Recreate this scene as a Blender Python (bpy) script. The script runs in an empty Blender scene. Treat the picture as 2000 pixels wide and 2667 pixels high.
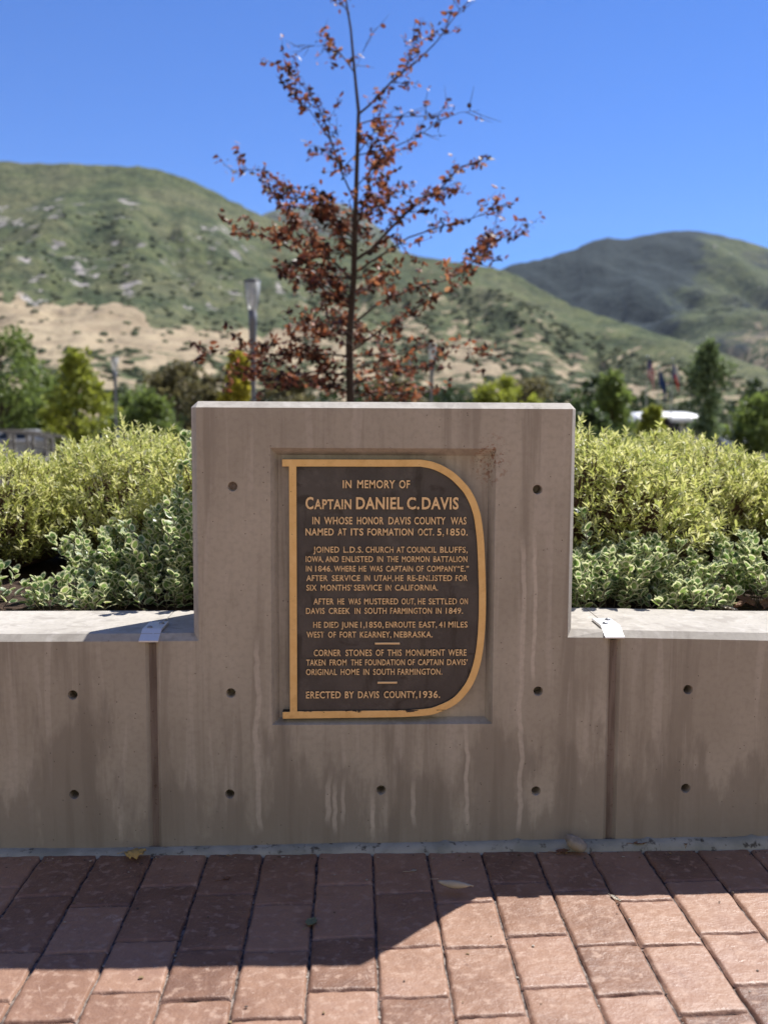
import bpy, bmesh, math, random
import numpy as np
from mathutils import Vector, Matrix

R = math.radians
S = bpy.context.scene
COL = S.collection
rng = np.random.default_rng(7)
random.seed(7)

# ------------------------------------------------------------------ camera
F, IW, IH, EYE, DIST = 2600.0, 2000.0, 2667.0, 1.29, 2.922
psi = math.atan(80 / F); th = math.atan(238.5 / F); roll = 0.0044
fw = Vector((math.sin(psi) * math.cos(th), math.cos(psi) * math.cos(th), -math.sin(th)))
rt0 = Vector((math.cos(psi), -math.sin(psi), 0)); up0 = rt0.cross(fw)
rt = rt0 * math.cos(roll) + up0 * math.sin(roll)
up = -rt0 * math.sin(roll) + up0 * math.cos(roll)
cd = bpy.data.cameras.new('camera'); cam = bpy.data.objects.new('camera', cd); COL.objects.link(cam)
M = Matrix((rt, up, -fw)).transposed().to_4x4(); M.translation = Vector((0, -DIST, EYE))
cam.matrix_world = M
cd.sensor_fit = 'VERTICAL'; cd.sensor_height = 36; cd.lens = 36 * F / IH
cd.clip_start = 0.05; cd.clip_end = 30000
cd.dof.use_dof = True; cd.dof.focus_distance = 2.98; cd.dof.aperture_fstop = 2.5
S.camera = cam

# ------------------------------------------------------------------ sky, sun, exposure
SUNV = Vector((0.468, 0.495, 1.0)).normalized()
SEL = math.asin(SUNV.z); SAZ = math.atan2(SUNV.x, SUNV.y)
W = bpy.data.worlds.new('World'); S.world = W; W.use_nodes = True
wn = W.node_tree; bg = wn.nodes['Background']
sky = wn.nodes.new('ShaderNodeTexSky'); sky.sky_type = 'NISHITA'; sky.sun_disc = False
sky.sun_elevation = SEL; sky.sun_rotation = SAZ
sky.altitude = 1300; sky.air_density = 1.0; sky.dust_density = 0.0; sky.ozone_density = 4.0
tint = wn.nodes.new('ShaderNodeMix'); tint.data_type = 'RGBA'; tint.blend_type = 'MULTIPLY'; tint.inputs[0].default_value = 1.0
tint.inputs[7].default_value = (0.37, 0.72, 1.28, 1)
wn.links.new(sky.outputs[0], tint.inputs[6]); 
# added unseen warm veil behind the photographer, to fill and warm the shaded wall
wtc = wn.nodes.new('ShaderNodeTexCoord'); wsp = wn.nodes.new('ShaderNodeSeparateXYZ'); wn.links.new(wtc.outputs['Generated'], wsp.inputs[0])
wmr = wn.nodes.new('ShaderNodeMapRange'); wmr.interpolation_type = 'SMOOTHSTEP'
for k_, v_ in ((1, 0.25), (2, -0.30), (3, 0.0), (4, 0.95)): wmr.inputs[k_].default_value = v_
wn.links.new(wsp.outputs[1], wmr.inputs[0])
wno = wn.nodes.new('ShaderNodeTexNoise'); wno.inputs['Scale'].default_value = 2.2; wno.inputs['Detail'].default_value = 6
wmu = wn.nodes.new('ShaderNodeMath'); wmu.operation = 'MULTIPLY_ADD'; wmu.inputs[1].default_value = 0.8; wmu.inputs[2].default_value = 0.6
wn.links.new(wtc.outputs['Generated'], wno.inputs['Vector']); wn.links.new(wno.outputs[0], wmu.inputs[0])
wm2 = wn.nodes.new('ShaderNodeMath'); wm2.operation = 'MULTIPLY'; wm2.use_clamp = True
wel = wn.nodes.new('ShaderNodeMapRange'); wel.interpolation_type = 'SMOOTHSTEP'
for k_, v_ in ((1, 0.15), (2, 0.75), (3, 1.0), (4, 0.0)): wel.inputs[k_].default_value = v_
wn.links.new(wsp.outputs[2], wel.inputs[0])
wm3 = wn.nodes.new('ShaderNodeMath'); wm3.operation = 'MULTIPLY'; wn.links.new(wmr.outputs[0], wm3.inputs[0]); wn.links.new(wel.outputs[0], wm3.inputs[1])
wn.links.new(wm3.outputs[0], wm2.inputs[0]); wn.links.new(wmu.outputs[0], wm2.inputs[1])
warm_fill = wn.nodes.new('ShaderNodeMix'); warm_fill.data_type = 'RGBA'; warm_fill.inputs[7].default_value = (6.1, 5.25, 3.0, 1)
wn.links.new(wm2.outputs[0], warm_fill.inputs[0]); wn.links.new(tint.outputs[2], warm_fill.inputs[6])
wn.links.new(warm_fill.outputs[2], bg.inputs[0]); bg.inputs[1].default_value = 0.07
sl = bpy.data.lights.new('sun', 'SUN'); sun = bpy.data.objects.new('sun', sl); COL.objects.link(sun)
sl.energy = 4.6; sl.angle = R(0.53); sl.color = (1.0, 0.965, 0.915)
sun.rotation_euler = SUNV.to_track_quat('Z', 'Y').to_euler()
S.view_settings.view_transform = 'Standard'; S.view_settings.look = 'None'
S.view_settings.exposure = 0.80; S.view_settings.gamma = 1
S.cycles.use_denoising = True
S.cycles.max_bounces = 8; S.cycles.transparent_max_bounces = 12; S.cycles.volume_bounces = 1

# ------------------------------------------------------------------ helpers
def props(o, label=None, cat=None, group=None, kind=None):
    if label: o['label'] = label
    if cat: o['category'] = cat
    if group: o['group'] = group
    if kind: o['kind'] = kind
    return o

def empty(name, loc, label, cat, group=None, rz=0):
    o = bpy.data.objects.new(name, None); COL.objects.link(o)
    o.location = loc; o.rotation_euler = (0, 0, rz); o.empty_display_size = 0.1
    return props(o, label, cat, group)

class MB:
    """collects geometry for one mesh object"""
    def __init__(s): s.v = []; s.f = []; s.m = []; s.n = 0
    def add(s, v, f, mi=0):
        v = np.asarray(v, float).reshape(-1, 3); n = s.n
        s.v.append(v); s.n += len(v)
        for q in f: s.f.append([i + n for i in q]); s.m.append(mi)
        return s
    def batch(s, tv, tf, mats, origins, tmi):
        """template verts tv placed by 3x3 mats and origins"""
        tv = np.asarray(tv, float); K = len(origins)
        P = np.einsum('kij,nj->kni', mats, tv) + np.asarray(origins)[:, None, :]
        n0 = s.n; s.v.append(P.reshape(-1, 3)); s.n += K * len(tv)
        for k in range(K):
            o = n0 + k * len(tv)
            for q, mi in zip(tf, tmi): s.f.append([i + o for i in q]); s.m.append(mi)
        return s
    def box(s, a, b, mi=0):
        x0, y0, z0 = a; x1, y1, z1 = b
        return s.add([(x0,y0,z0),(x1,y0,z0),(x1,y1,z0),(x0,y1,z0),(x0,y0,z1),(x1,y0,z1),(x1,y1,z1),(x0,y1,z1)],
                     [(0,3,2,1),(4,5,6,7),(0,1,5,4),(1,2,6,5),(2,3,7,6),(3,0,4,7)], mi)
    def tube(s, pts, rad, n=6, mi=0, cap=True):
        pts = [Vector(p) for p in pts]; rings = []
        ref = Vector((0.3, 1, 0.2))
        for i, p in enumerate(pts):
            d = (pts[min(i+1, len(pts)-1)] - pts[max(i-1, 0)])
            d = d.normalized() if d.length > 1e-9 else Vector((0, 0, 1))
            a = d.cross(ref if abs(d.dot(ref.normalized())) < .95 else Vector((1, 0, 0))).normalized(); b = d.cross(a)
            r = rad[i] if hasattr(rad, '__len__') else rad
            rings.append([p + a * (r * math.cos(2*math.pi*k/n)) + b * (r * math.sin(2*math.pi*k/n)) for k in range(n)])
        v = [q for rg in rings for q in rg]; f = []
        for i in range(len(pts)-1):
            for k in range(n):
                f.append((i*n+k, i*n+(k+1) % n, (i+1)*n+(k+1) % n, (i+1)*n+k))
        if cap: f.append(tuple(range(n-1, -1, -1))); f.append(tuple(range((len(pts)-1)*n, len(pts)*n)))
        return s.add(v, f, mi)
    def lathe(s, prof, n=24, c=(0, 0, 0), mi=0):
        v = []; f = []
        for r, z in prof:
            for k in range(n):
                a = 2*math.pi*k/n; v.append((c[0]+r*math.cos(a), c[1]+r*math.sin(a), c[2]+z))
        for i in range(len(prof)-1):
            for k in range(n): f.append((i*n+k, i*n+(k+1) % n, (i+1)*n+(k+1) % n, (i+1)*n+k))
        f.append(tuple(range(n-1, -1, -1))); f.append(tuple(range((len(prof)-1)*n, len(prof)*n)))
        return s.add(v, f, mi)
    def build(s, name, mats, parent=None, smooth=False, label=None, loc=None):
        me = bpy.data.meshes.new(name)
        V = np.concatenate(s.v) if s.v else np.zeros((0, 3))
        me.from_pydata(V.tolist(), [], s.f)
        for m in (mats if isinstance(mats, (list, tuple)) else [mats]): me.materials.append(m)
        if any(s.m): me.polygons.foreach_set('material_index', s.m)
        if smooth: me.polygons.foreach_set('use_smooth', [True]*len(s.f))
        me.update()
        o = bpy.data.objects.new(name, me); COL.objects.link(o)
        if parent: o.parent = parent
        if loc: o.location = loc
        if label: o['label'] = label
        return o

def from_bm(name, bm, mats, parent=None):
    me = bpy.data.meshes.new(name); bm.to_mesh(me); bm.free()
    for m in (mats if isinstance(mats, (list, tuple)) else [mats]): me.materials.append(m)
    o = bpy.data.objects.new(name, me); COL.objects.link(o)
    if parent: o.parent = parent
    return o

def rot_to(d, spin=0.0):
    """3x3 with local +Y along d"""
    d = Vector(d).normalized(); q = d.to_track_quat('Y', 'Z'); return np.array((q.to_matrix() @ Matrix.Rotation(spin, 3, 'Y')))

def hash2(ix, iy, seed):
    h = (ix.astype(np.int64)*374761393 + iy.astype(np.int64)*668265263 + seed*974711) & 0x7fffffff
    h = ((h ^ (h >> 13))*1274126177) & 0x7fffffff
    return ((h ^ (h >> 16)) & 0xffff)/65535.0
def vnoise(x, y, seed=0):
    ix = np.floor(x); iy = np.floor(y); fx = x-ix; fy = y-iy
    fx = fx*fx*(3-2*fx); fy = fy*fy*(3-2*fy)
    a = hash2(ix, iy, seed); b = hash2(ix+1, iy, seed); c = hash2(ix, iy+1, seed); d = hash2(ix+1, iy+1, seed)
    return (a*(1-fx)+b*fx)*(1-fy)+(c*(1-fx)+d*fx)*fy
def fbm(x, y, seed=0, oct=5):
    x = np.asarray(x, float); y = np.asarray(y, float); s = 0; a = .5
    for i in range(oct): s = s+a*vnoise(x, y, seed+i); x = x*2.03; y = y*2.03; a *= .5
    return s/(1-.5**oct)

# ------------------------------------------------------------------ material helper
class Mat:
    def __init__(s, name):
        s.m = bpy.data.materials.new(name); s.m.use_nodes = True; s.t = s.m.node_tree; s.t.nodes.clear()
        s.out = s.t.nodes.new('ShaderNodeOutputMaterial')
    def n(s, typ, ins=None, **pr):
        nd = s.t.nodes.new('ShaderNode'+typ)
        for k, v in pr.items(): setattr(nd, k, v)
        for k, v in (ins or {}).items():
            sk = nd.inputs[k]
            if isinstance(v, bpy.types.NodeSocket): s.t.links.new(v, sk)
            else: sk.default_value = v
        return nd
    def math(s, op, a, b=0.0, c=0.0, clamp=False):
        return s.n('Math', {0: a, 1: b, 2: c}, operation=op, use_clamp=clamp).outputs[0]
    def coord(s, kind='Object', scale=(1, 1, 1), loc=(0, 0, 0)):
        if not hasattr(s, 'tc'): s.tc = s.n('TexCoord')
        return s.n('Mapping', {'Vector': s.tc.outputs[kind], 'Scale': scale, 'Location': loc}).outputs[0]
    def noise(s, scale, vec=None, detail=4, rough=.55, dist=0.0):
        i = {'Scale': scale, 'Detail': detail, 'Roughness': rough, 'Distortion': dist}
        i['Vector'] = vec if vec is not None else s.coord()
        return s.n('TexNoise', i).outputs[0]
    def step(s, v, a, b):
        return s.n('MapRange', {0: v, 1: a, 2: b, 3: 0.0, 4: 1.0}, interpolation_type='SMOOTHSTEP').outputs[0]
    def mix(s, f, a, b, mode='MIX'):
        def c(x): return (*x, 1) if isinstance(x, tuple) and len(x) == 3 else x
        return s.n('Mix', {0: f, 6: c(a), 7: c(b)}, data_type='RGBA', blend_type=mode).outputs[2]
    def ramp(s, f, stops):
        nd = s.n('ValToRGB', {0: f}); e = nd.color_ramp.elements
        while len(e) < len(stops): e.new(.5)
        for q, (p, c) in zip(e, stops): q.position = p; q.color = (*c, 1)
        return nd.outputs[0]
    def bump(s, h, strength=.3, dist=.01):
        return s.n('Bump', {'Height': h, 'Strength': strength, 'Distance': dist}).outputs[0]
    def pbr(s, col, rough=.8, metal=0.0, normal=None, spec=.5, **kw):
        i = {'Base Color': (*col, 1) if isinstance(col, tuple) else col, 'Roughness': rough, 'Metallic': metal, 'Specular IOR Level': spec}
        if normal is not None: i['Normal'] = normal
        i.update(kw)
        return s.n('BsdfPrincipled', i).outputs[0]
    def end(s, sh):
        s.t.links.new(sh, s.out.inputs[0]); return s.m

def simple(name, col, rough=.6, metal=0.0, nscale=20, var=.15):
    m = Mat(name); n = m.noise(nscale)
    c = m.mix(n, tuple(x*(1-var) for x in col), tuple(min(1, x*(1+var)) for x in col))
    return m.end(m.pbr(c, rough, metal))

# concrete -----------------------------------------------------------
def concrete():
    m = Mat('cast_concrete'); o = m.coord()
    sep = m.n('SeparateXYZ', {0: o}); X, Z = sep.outputs[0], sep.outputs[2]
    big = m.noise(2.2, detail=5); fine = m.noise(60, detail=6)
    col = m.mix(m.step(big, .3, .7), (.385, .355, .308), (.490, .456, .402))
    # vertical water streaks
    st = m.noise(1.0, m.coord('Object', (13, 13, .9)), detail=5, rough=.6, dist=.4)
    col = m.mix(m.math('MULTIPLY', m.step(st, .49, .64), .55), col, (.26, .232, .20))
    st2 = m.noise(1.0, m.coord('Object', (26, 26, 1.6), (3, 1, 2)), detail=4, rough=.5, dist=.6)
    col = m.mix(m.math('MULTIPLY', m.step(st2, .54, .66), .5), col, (.52, .485, .44))
    # damp blotches rising from the foot of the wall
    bl = m.noise(1.0, m.coord('Object', (8, 8, 2.2), (5, 0, 1)), detail=5, rough=.6)
    low = m.n('MapRange', {0: Z, 1: .0, 2: .5, 3: .30, 4: -.05}).outputs[0]
    col = m.mix(m.math('MULTIPLY', m.step(m.math('ADD', bl, low), .57, .70), .55), col, (.215, .193, .168))
    # pale lime runs
    wob = m.noise(1.0, m.coord('Object', (2, 2, 6)), detail=3)
    def drip(x0, z0, z1, w, amt):
        nonlocal col
        dx = m.math('ABSOLUTE', m.math('SUBTRACT', m.math('ADD', X, m.math('MULTIPLY', m.math('SUBTRACT', wob, .5), .05)), x0))
        a = m.math('SUBTRACT', 1.0, m.step(dx, w*.35, w))
        zz = m.math('MULTIPLY', m.step(Z, z0, z0+.05), m.math('SUBTRACT', 1.0, m.step(Z, z1-.1, z1)))
        col = m.mix(m.math('MULTIPLY', m.math('MULTIPLY', a, zz), amt), col, (.62, .575, .52))
    drip(.505, .03, .98, .010, .65); drip(.54, .50, .98, .008, .75); drip(-.285, .04, .68, .011, .6)
    drip(-.075, .06, .26, .011, .65); drip(-.055, .03, .24, .009, .65); drip(-.03, .06, .25, .008, .55)
    drip(.345, .04, .42, .008, .7); drip(.06, .02, .2, .009, .7); drip(.185, .05, .25, .009, .6); drip(.10, .03, .2, .008, .3)
    dxr = m.math('MULTIPLY', m.math('SUBTRACT', X, .405), 16.0); dzr = m.math('MULTIPLY', m.math('SUBTRACT', Z, 1.175), 11.0)
    rr = m.math('SUBTRACT', 1.0, m.math('ADD', m.math('MULTIPLY', dxr, dxr), m.math('MULTIPLY', dzr, dzr)), 0, True)
    col = m.mix(m.math('MULTIPLY', m.math('MULTIPLY', rr, m.step(m.noise(55, detail=5, rough=.7), .50, .60)), .8), col, (.26, .12, .07))
    col = m.mix(m.math('MULTIPLY', m.math('MULTIPLY', rr, m.step(m.noise(80, m.coord('Object', (1, 1, 1), (4, 4, 4)), 5, .7), .57, .64)), .8), col, (.06, .04, .03))
    wx = m.n('SeparateXYZ', {0: m.n('NewGeometry').outputs['Position']}); WX, WZ = wx.outputs[0], wx.outputs[2]
    for jx in (-.594, .781):
        a_ = m.math('SUBTRACT', 1.0, m.step(m.math('ABSOLUTE', m.math('SUBTRACT', m.math('ADD', WX, m.math('MULTIPLY', m.math('SUBTRACT', st2, .5), .02)), jx)), .006, .019))
        col = m.mix(m.math('MULTIPLY', m.math('MULTIPLY', a_, m.math('SUBTRACT', 1.0, m.step(WZ, .632, .645))), .35), col, (.20, .165, .14))
    pits = m.n('TexVoronoi', {'Vector': o, 'Scale': 46.0, 'Randomness': 1.0}).outputs[0]
    pit = m.math('SUBTRACT', 1.0, m.step(pits, .05, .10))
    sel = m.step(m.noise(9, detail=1), .48, .56)
    pit = m.math('MULTIPLY', pit, sel)
    col = m.mix(m.math('MULTIPLY', pit, .75), col, (.07, .055, .045))
    col = m.mix(m.math('MULTIPLY', m.step(fine, .42, .68), .28), col, (.29, .26, .23), 'MIX')
    h = m.math('ADD', m.math('MULTIPLY', fine, .35), m.math('SUBTRACT', m.math('MULTIPLY', m.noise(14, detail=5), .8), m.math('MULTIPLY', pit, 1.2)))
    return m.end(m.pbr(col, .85, 0, m.bump(h, .5, .004), .25))

def pavers():
    m = Mat('stamped_paver'); isl = m.n('NewGeometry').outputs['Random Per Island']
    a = m.noise(5, detail=6, rough=.62); b = m.noise(38, detail=5); c = m.noise(150, detail=3)
    col = m.ramp(m.math('ADD', m.math('MULTIPLY', a, .65), m.math('MULTIPLY', isl, .38)),
                 [(.25, (.150, .080, .056)), (.40, (.225, .124, .083)), (.58, (.320, .188, .128)), (.85, (.270, .155, .117))])
    col = m.mix(m.math('MULTIPLY', m.step(b, .52, .68), .6), col, (.43, .290, .215))
    col = m.mix(m.math('MULTIPLY', m.step(m.noise(16, detail=6, rough=.7), .60, .72), .4), col, (.13, .072, .062))
    scf = m.noise(1.0, m.coord('Object', (18, 7, 1), (2, 4, 0)), detail=6, rough=.75, dist=1.5)
    col = m.mix(m.math('MULTIPLY', m.step(scf, .62, .72), .6), col, (.60, .47, .39))
    h = m.math('ADD', m.math('MULTIPLY', m.noise(22, detail=6, rough=.6), 1.0), m.math('MULTIPLY', c, .25))
    rg = m.n('MapRange', {0: b, 1: .3, 2: .7, 3: .36, 4: .58}).outputs[0]
    return m.end(m.pbr(col, rg, 0, m.bump(h, .9, .006), .45))

def leafy(name, stops, rough=.42, trans=.3, attr=True, spec=.4):
    m = Mat(name); g = m.n('NewGeometry')
    f = m.math('ADD', m.math('MULTIPLY', g.outputs['Random Per Island'], .8), m.math('MULTIPLY', m.noise(3.0), .2))
    col = m.ramp(f, stops)
    p = m.pbr(col, rough, 0, None, spec)
    t = m.n('BsdfTranslucent', {'Color': m.mix(.5, col, (1, 1, .6), 'MULTIPLY')}).outputs[0]
    mx = m.n('MixShader', {0: trans, 1: p, 2: t}).outputs[0]
    return m.end(mx)

CONC = concrete(); PAV = pavers()
def joint_mat():
    m = Mat('sandy_joint'); a = m.noise(60, detail=5)
    return m.end(m.pbr(m.mix(m.step(a, .35, .65), (.075, .058, .052), (.27, .22, .19)), .9, 0, m.bump(a, .6, .004), .2))
JOINT = joint_mat()
def seal_mat():
    m = Mat('grey_mortar_bead'); a = m.noise(40, detail=6); b = m.noise(9, detail=5)
    c = m.mix(m.step(b, .35, .65), (.27, .28, .25), (.40, .40, .365)); c = m.mix(m.step(a, .56, .70), c, (.09, .085, .075))
    return m.end(m.pbr(c, .85, 0, m.bump(a, .5, .004), .25))
SEAL = seal_mat()
def filler_mat():
    m = Mat('joint_filler'); a = m.noise(1.0, m.coord('Object', (60, 60, 5)), detail=5); b = m.noise(26, detail=4)
    c = m.mix(m.step(a, .35, .65), (.16, .13, .115), (.24, .20, .18)); c = m.mix(m.math('MULTIPLY', m.step(m.noise(70, detail=4), .62, .70), .6), c, (.09, .05, .035))
    return m.end(m.pbr(c, .9, 0, m.bump(b, .5, .004), .2))
FILL = filler_mat()
def gold_mat():
    m = Mat('polished_bronze'); o = m.coord(); Z = m.n('SeparateXYZ', {0: o}).outputs[2]
    a = m.noise(30, detail=5); br = m.noise(1.0, m.coord('Object', (400, 400, 20)), detail=2)
    c = m.mix(a, (.74, .46, .165), (.95, .68, .33))
    c = m.mix(m.math('MULTIPLY', m.step(m.noise(9, detail=6, rough=.7), .5, .66), .35), c, (.50, .30, .11))
    sp = m.noise(190, detail=3, rough=.7)
    c = m.mix(m.math('MULTIPLY', m.step(sp, .66, .72), .75), c, (.05, .035, .03))
    chip = m.noise(1.0, m.coord('Object', (26, 26, 60)), detail=5, rough=.7)
    zz = m.n('MapRange', {0: Z, 1: .404, 2: .424, 3: -.26, 4: .07}).outputs[0]
    lowr = m.math('SUBTRACT', 1.0, m.step(Z, .4245, .4255))
    wear = m.math('MULTIPLY', m.step(m.math('ADD', chip, zz), .60, .63), lowr)
    c = m.mix(wear, c, (.035, .03, .03))
    return m.end(m.pbr(c, .40, .2, m.bump(br, .12, .002), .5))
def letter_mat():
    m = Mat('worn_bronze_letters'); a = m.noise(30, detail=5)
    c = m.mix(a, (.84, .58, .31), (.95, .72, .44))
    w = m.noise(95, detail=4, rough=.7); zone = m.noise(7, detail=2)
    c = m.mix(m.math('MULTIPLY', m.step(m.math('ADD', w, m.math('MULTIPLY', zone, .30)), .765, .81), .8), c, (.05, .04, .038))
    return m.end(m.pbr(c, .45, .15, None, .5))
def patina_mat():
    m = Mat('dark_patina'); a = m.noise(7, detail=5, rough=.6); b = m.noise(1.0, m.coord('Object', (22, 22, 5)), detail=5)
    c = m.mix(m.step(a, .35, .66), (.060, .057, .064), (.088, .083, .089))
    c = m.mix(m.math('MULTIPLY', m.step(b, .56, .70), .6), c, (.022, .019, .020))
    c = m.mix(m.math('MULTIPLY', m.step(m.noise(13, detail=6, rough=.7), .52, .66), .55), c, (.118, .113, .120))
    c = m.mix(m.math('MULTIPLY', m.step(m.noise(1.0, m.coord('Object', (9, 9, 14), (1, 2, 3)), detail=5, dist=1.2), .60, .70), .7), c, (.030, .024, .026))
    f = m.math('ADD', m.noise(300, detail=2), m.math('MULTIPLY', m.noise(40, detail=5), 1.5))
    return m.end(m.pbr(c, .40, .25, m.bump(f, .4, .0015), .5))
GOLD = gold_mat(); LETTER = letter_mat(); PATINA = patina_mat()
BLACKB = simple('black_oxide', (.02, .017, .016), .6)
ALU = simple('brushed_aluminium', (.72, .72, .73), .45, .25, 120, .06)
BOLT = simple('zinc_bolt', (.30, .31, .33), .4, .5)
BARK = simple('brown_bark', (.075, .052, .040), .9, 0, 40, .35)
TWIG = simple('grey_twig', (.16, .125, .10), .8, 0, 40, .3)
STEM = simple('reddish_stem', (.10, .055, .035), .85, 0, 50, .3)

# ------------------------------------------------------------------ ground and paving
def grid_mesh(xs, ys, zf):
    v = []; f = []; nx = len(xs)
    for y in ys:
        for x in xs: v.append((x, y, zf(x, y)))
    for j in range(len(ys)-1):
        for i in range(nx-1): f.append((j*nx+i, j*nx+i+1, (j+1)*nx+i+1, (j+1)*nx+i))
    return v, f

def build_paving():
    mb = MB()
    mb.add(*grid_mesh([-14, 14], [-14, 0.3], lambda x, y: -.0115), mi=1)
    us = np.array([0, .012, .025, .045, .08, .14, .22, .31, .40, .5, .60, .69, .78, .86, .92, .955, .975, .988, 1.0]); vs = np.array([0, .008, .016, .03, .055, .10, .16, .23, .30, .37, .44, .5, .56, .63, .70, .77, .84, .90, .945, .97, .984, .992, 1.0])
    cw = .1632; seq = {2: (-.235, -.525, -.755), 0: (-.287, -.574, -.788), 1: (-.345, -.580, -.862)}
    for c in range(-14, 26):
        x0 = -.757+cw*(c-1); x1 = x0+cw
        q = seq[c % 3]; a = [q[0]]; gaps = [q[0]-q[1], q[1]-q[2]]
        ys = [-.030]
        y = q[0]; ys.append(y); k = 0
        while y > -2.6:
            y -= gaps[k % 2]; ys.append(y); k += 1
        for j in range(len(ys)-1):
            yt, yb = ys[j], ys[j+1]
            gx, gy = .0022, .0024
            UX, VY = np.meshgrid(us, vs)
            wdt = cw-2*gx; hgt = (yt-yb)-2*gy
            d = np.minimum(np.minimum(UX, 1-UX)*wdt, np.minimum(VY, 1-VY)*hgt)
            px = x0+gx+UX*wdt; py = yb+gy+VY*hgt
            # ragged stamped edges
            e = np.clip(1-d/.03, 0, 1)
            sd = c*31+j*7
            px = px+e*.007*(fbm(px*28, py*28, 3+sd % 5, 3)-.5)+.003*(random.random()-.5)*0
            py = py+e*.009*(fbm(px*24+9, py*24, 8+sd % 5, 3)-.5)+.045*(UX-.5)*cw*(0 if j == 0 else 1)
            if j == 0: py = np.where(VY < .5, py+.045*(UX-.5)*cw, py)
            t = np.clip(d/(.003+.005*fbm(px*40, py*40, 2, 2)), 0, 1); t = t*t*(3-2*t)
            z = -.0075*(1-t)+.0060*(fbm(px*9, py*9, 11, 4)-.5)+.0030*(fbm(px*38, py*38, 21, 3)-.5)+.0015*(random.random()-.5)-.0015
            v = np.stack([px, py, z], -1).reshape(-1, 3); n = len(us)
            f = [(r*n+i, r*n+i+1, (r+1)*n+i+1, (r+1)*n+i) for r in range(len(vs)-1) for i in range(n-1)]
            mb.add(v, f, 0)
    # plainer paving outside the stamped field in view
    mb.add(*grid_mesh([-14, -3.3], [-14, -.03], lambda x, y: -.006), mi=0)
    mb.add(*grid_mesh([3.35, 14], [-14, -.03], lambda x, y: -.006), mi=0)
    mb.add(*grid_mesh([-3.3, 3.35], [-14, -2.9], lambda x, y: -.006), mi=0)
    o = mb.build('paving', [PAV, JOINT], smooth=True); props(o, kind='structure')
build_paving()

def build_seal():
    mb = MB(); xs = np.arange(-4.5, 5.0, .02); v = []; prof = [(0, 0), (.12, .45), (.45, .80), (.8, 1.0), (1, 1)]
    for x in xs:
        w = float(np.clip(.042-.004*np.clip(x, -1.2, 1.2)*1.2+.006*(fbm(x*7, 0*x+.3, 5, 3)-.5), .02, .06))
        top = float(np.clip(.014+.009*x, .007, .028)+.006*(fbm(x*9, 0*x+2.3, 6, 3)-.5))
        if random.random() < .02: top += .006
        for t, h in prof: v.append((x, -w*(1-t), -.010+h*(top+.010)+(.003*(fbm(x*30, t*3, 9, 2)-.5) if 0 < t < 1 else 0)))
    n = len(prof); f = [(i*n+j, (i+1)*n+j, (i+1)*n+j+1, i*n+j+1) for i in range(len(xs)-1) for j in range(n-1)]
    mb.add(np.array(v), f)
    o = mb.build('mortar_strip', SEAL, smooth=True); props(o, kind='structure')
build_seal()

# ------------------------------------------------------------------ concrete wall panels
def panel_bm(poly, depth, skip_bottom=True, off=.0185, zmin=-.3):
    """front elevation polygon (x,z) counter-clockwise, extruded from y=0 to depth and chamfered"""
    bm = bmesh.new()
    fv = [bm.verts.new((x, 0, z)) for x, z in poly]; bv = [bm.verts.new((x, depth, z)) for x, z in poly]
    n = len(poly)
    bm.faces.new(fv); bm.faces.new(bv[::-1])
    for i in range(n): bm.faces.new((fv[(i+1) % n], fv[i], bv[i], bv[(i+1) % n]))
    bm.normal_update()
    ed = []
    for e in bm.edges:
        a, b = e.verts
        if abs(a.co.y-b.co.y) < 1e-6 and not (a.co.z < zmin+.01 and b.co.z < zmin+.01): ed.append(e)
        # corners of the raised block that stand free are chamfered too
        if abs(a.co.y-b.co.y) > .1 and a.co.z > 1.2: ed.append(e)
    bmesh.ops.bevel(bm, geom=ed, offset=off, offset_type='OFFSET', segments=1, profile=.5, affect='EDGES')
    for v in bm.verts:
        if abs(v.co.y-off) < .002:
            if v.co.z > 1.33: v.co.y = .040
            elif v.co.z > .66 and abs(v.co.x-.659) < .004: v.co.y = .042
            elif v.co.z > .65 and abs(v.co.x+.474) < .004: v.co.y = .028
            elif .6 < v.co.z < .68 and abs(v.co.x-.66) > .03 and abs(v.co.x+.474) > .03: v.co.y = .024
    bmesh.ops.recalc_face_normals(bm, faces=bm.faces)
    return bm

def boolean(o, cutter):
    md = o.modifiers.new('cut', 'BOOLEAN'); md.operation = 'DIFFERENCE'; md.object = cutter; md.solver = 'EXACT'
    dg = bpy.context.evaluated_depsgraph_get(); dg.update()
    me = bpy.data.meshes.new_from_object(o.evaluated_get(dg)); o.modifiers.clear()
    old = o.data; nm = old.name; o.data = me; bpy.data.meshes.remove(old); me.name = nm
    bpy.data.objects.remove(cutter)

def hole_cutter(holes):
    mb = MB()
    for x, z, deep in holes:
        n = 26; prof = [(.0155, -.004), (.0142, .0015), (.0125, .010), (.0115, deep)]
        v = []; f = []
        for r, y in prof:
            for k in range(n): v.append((x+r*math.cos(2*math.pi*k/n), y, z+r*math.sin(2*math.pi*k/n)))
        for i in range(3):
            for k in range(n): f.append((i*n+k, i*n+(k+1) % n, (i+1)*n+(k+1) % n, (i+1)*n+k))
        f.append(tuple(range(n-1, -1, -1))); f.append(tuple(range(3*n, 4*n)))
        mb.add(v, f)
    return mb
def fix_normals(o):
    bm = bmesh.new(); bm.from_mesh(o.data); bmesh.ops.recalc_face_normals(bm, faces=bm.faces); bm.to_mesh(o.data); bm.free()

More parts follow.
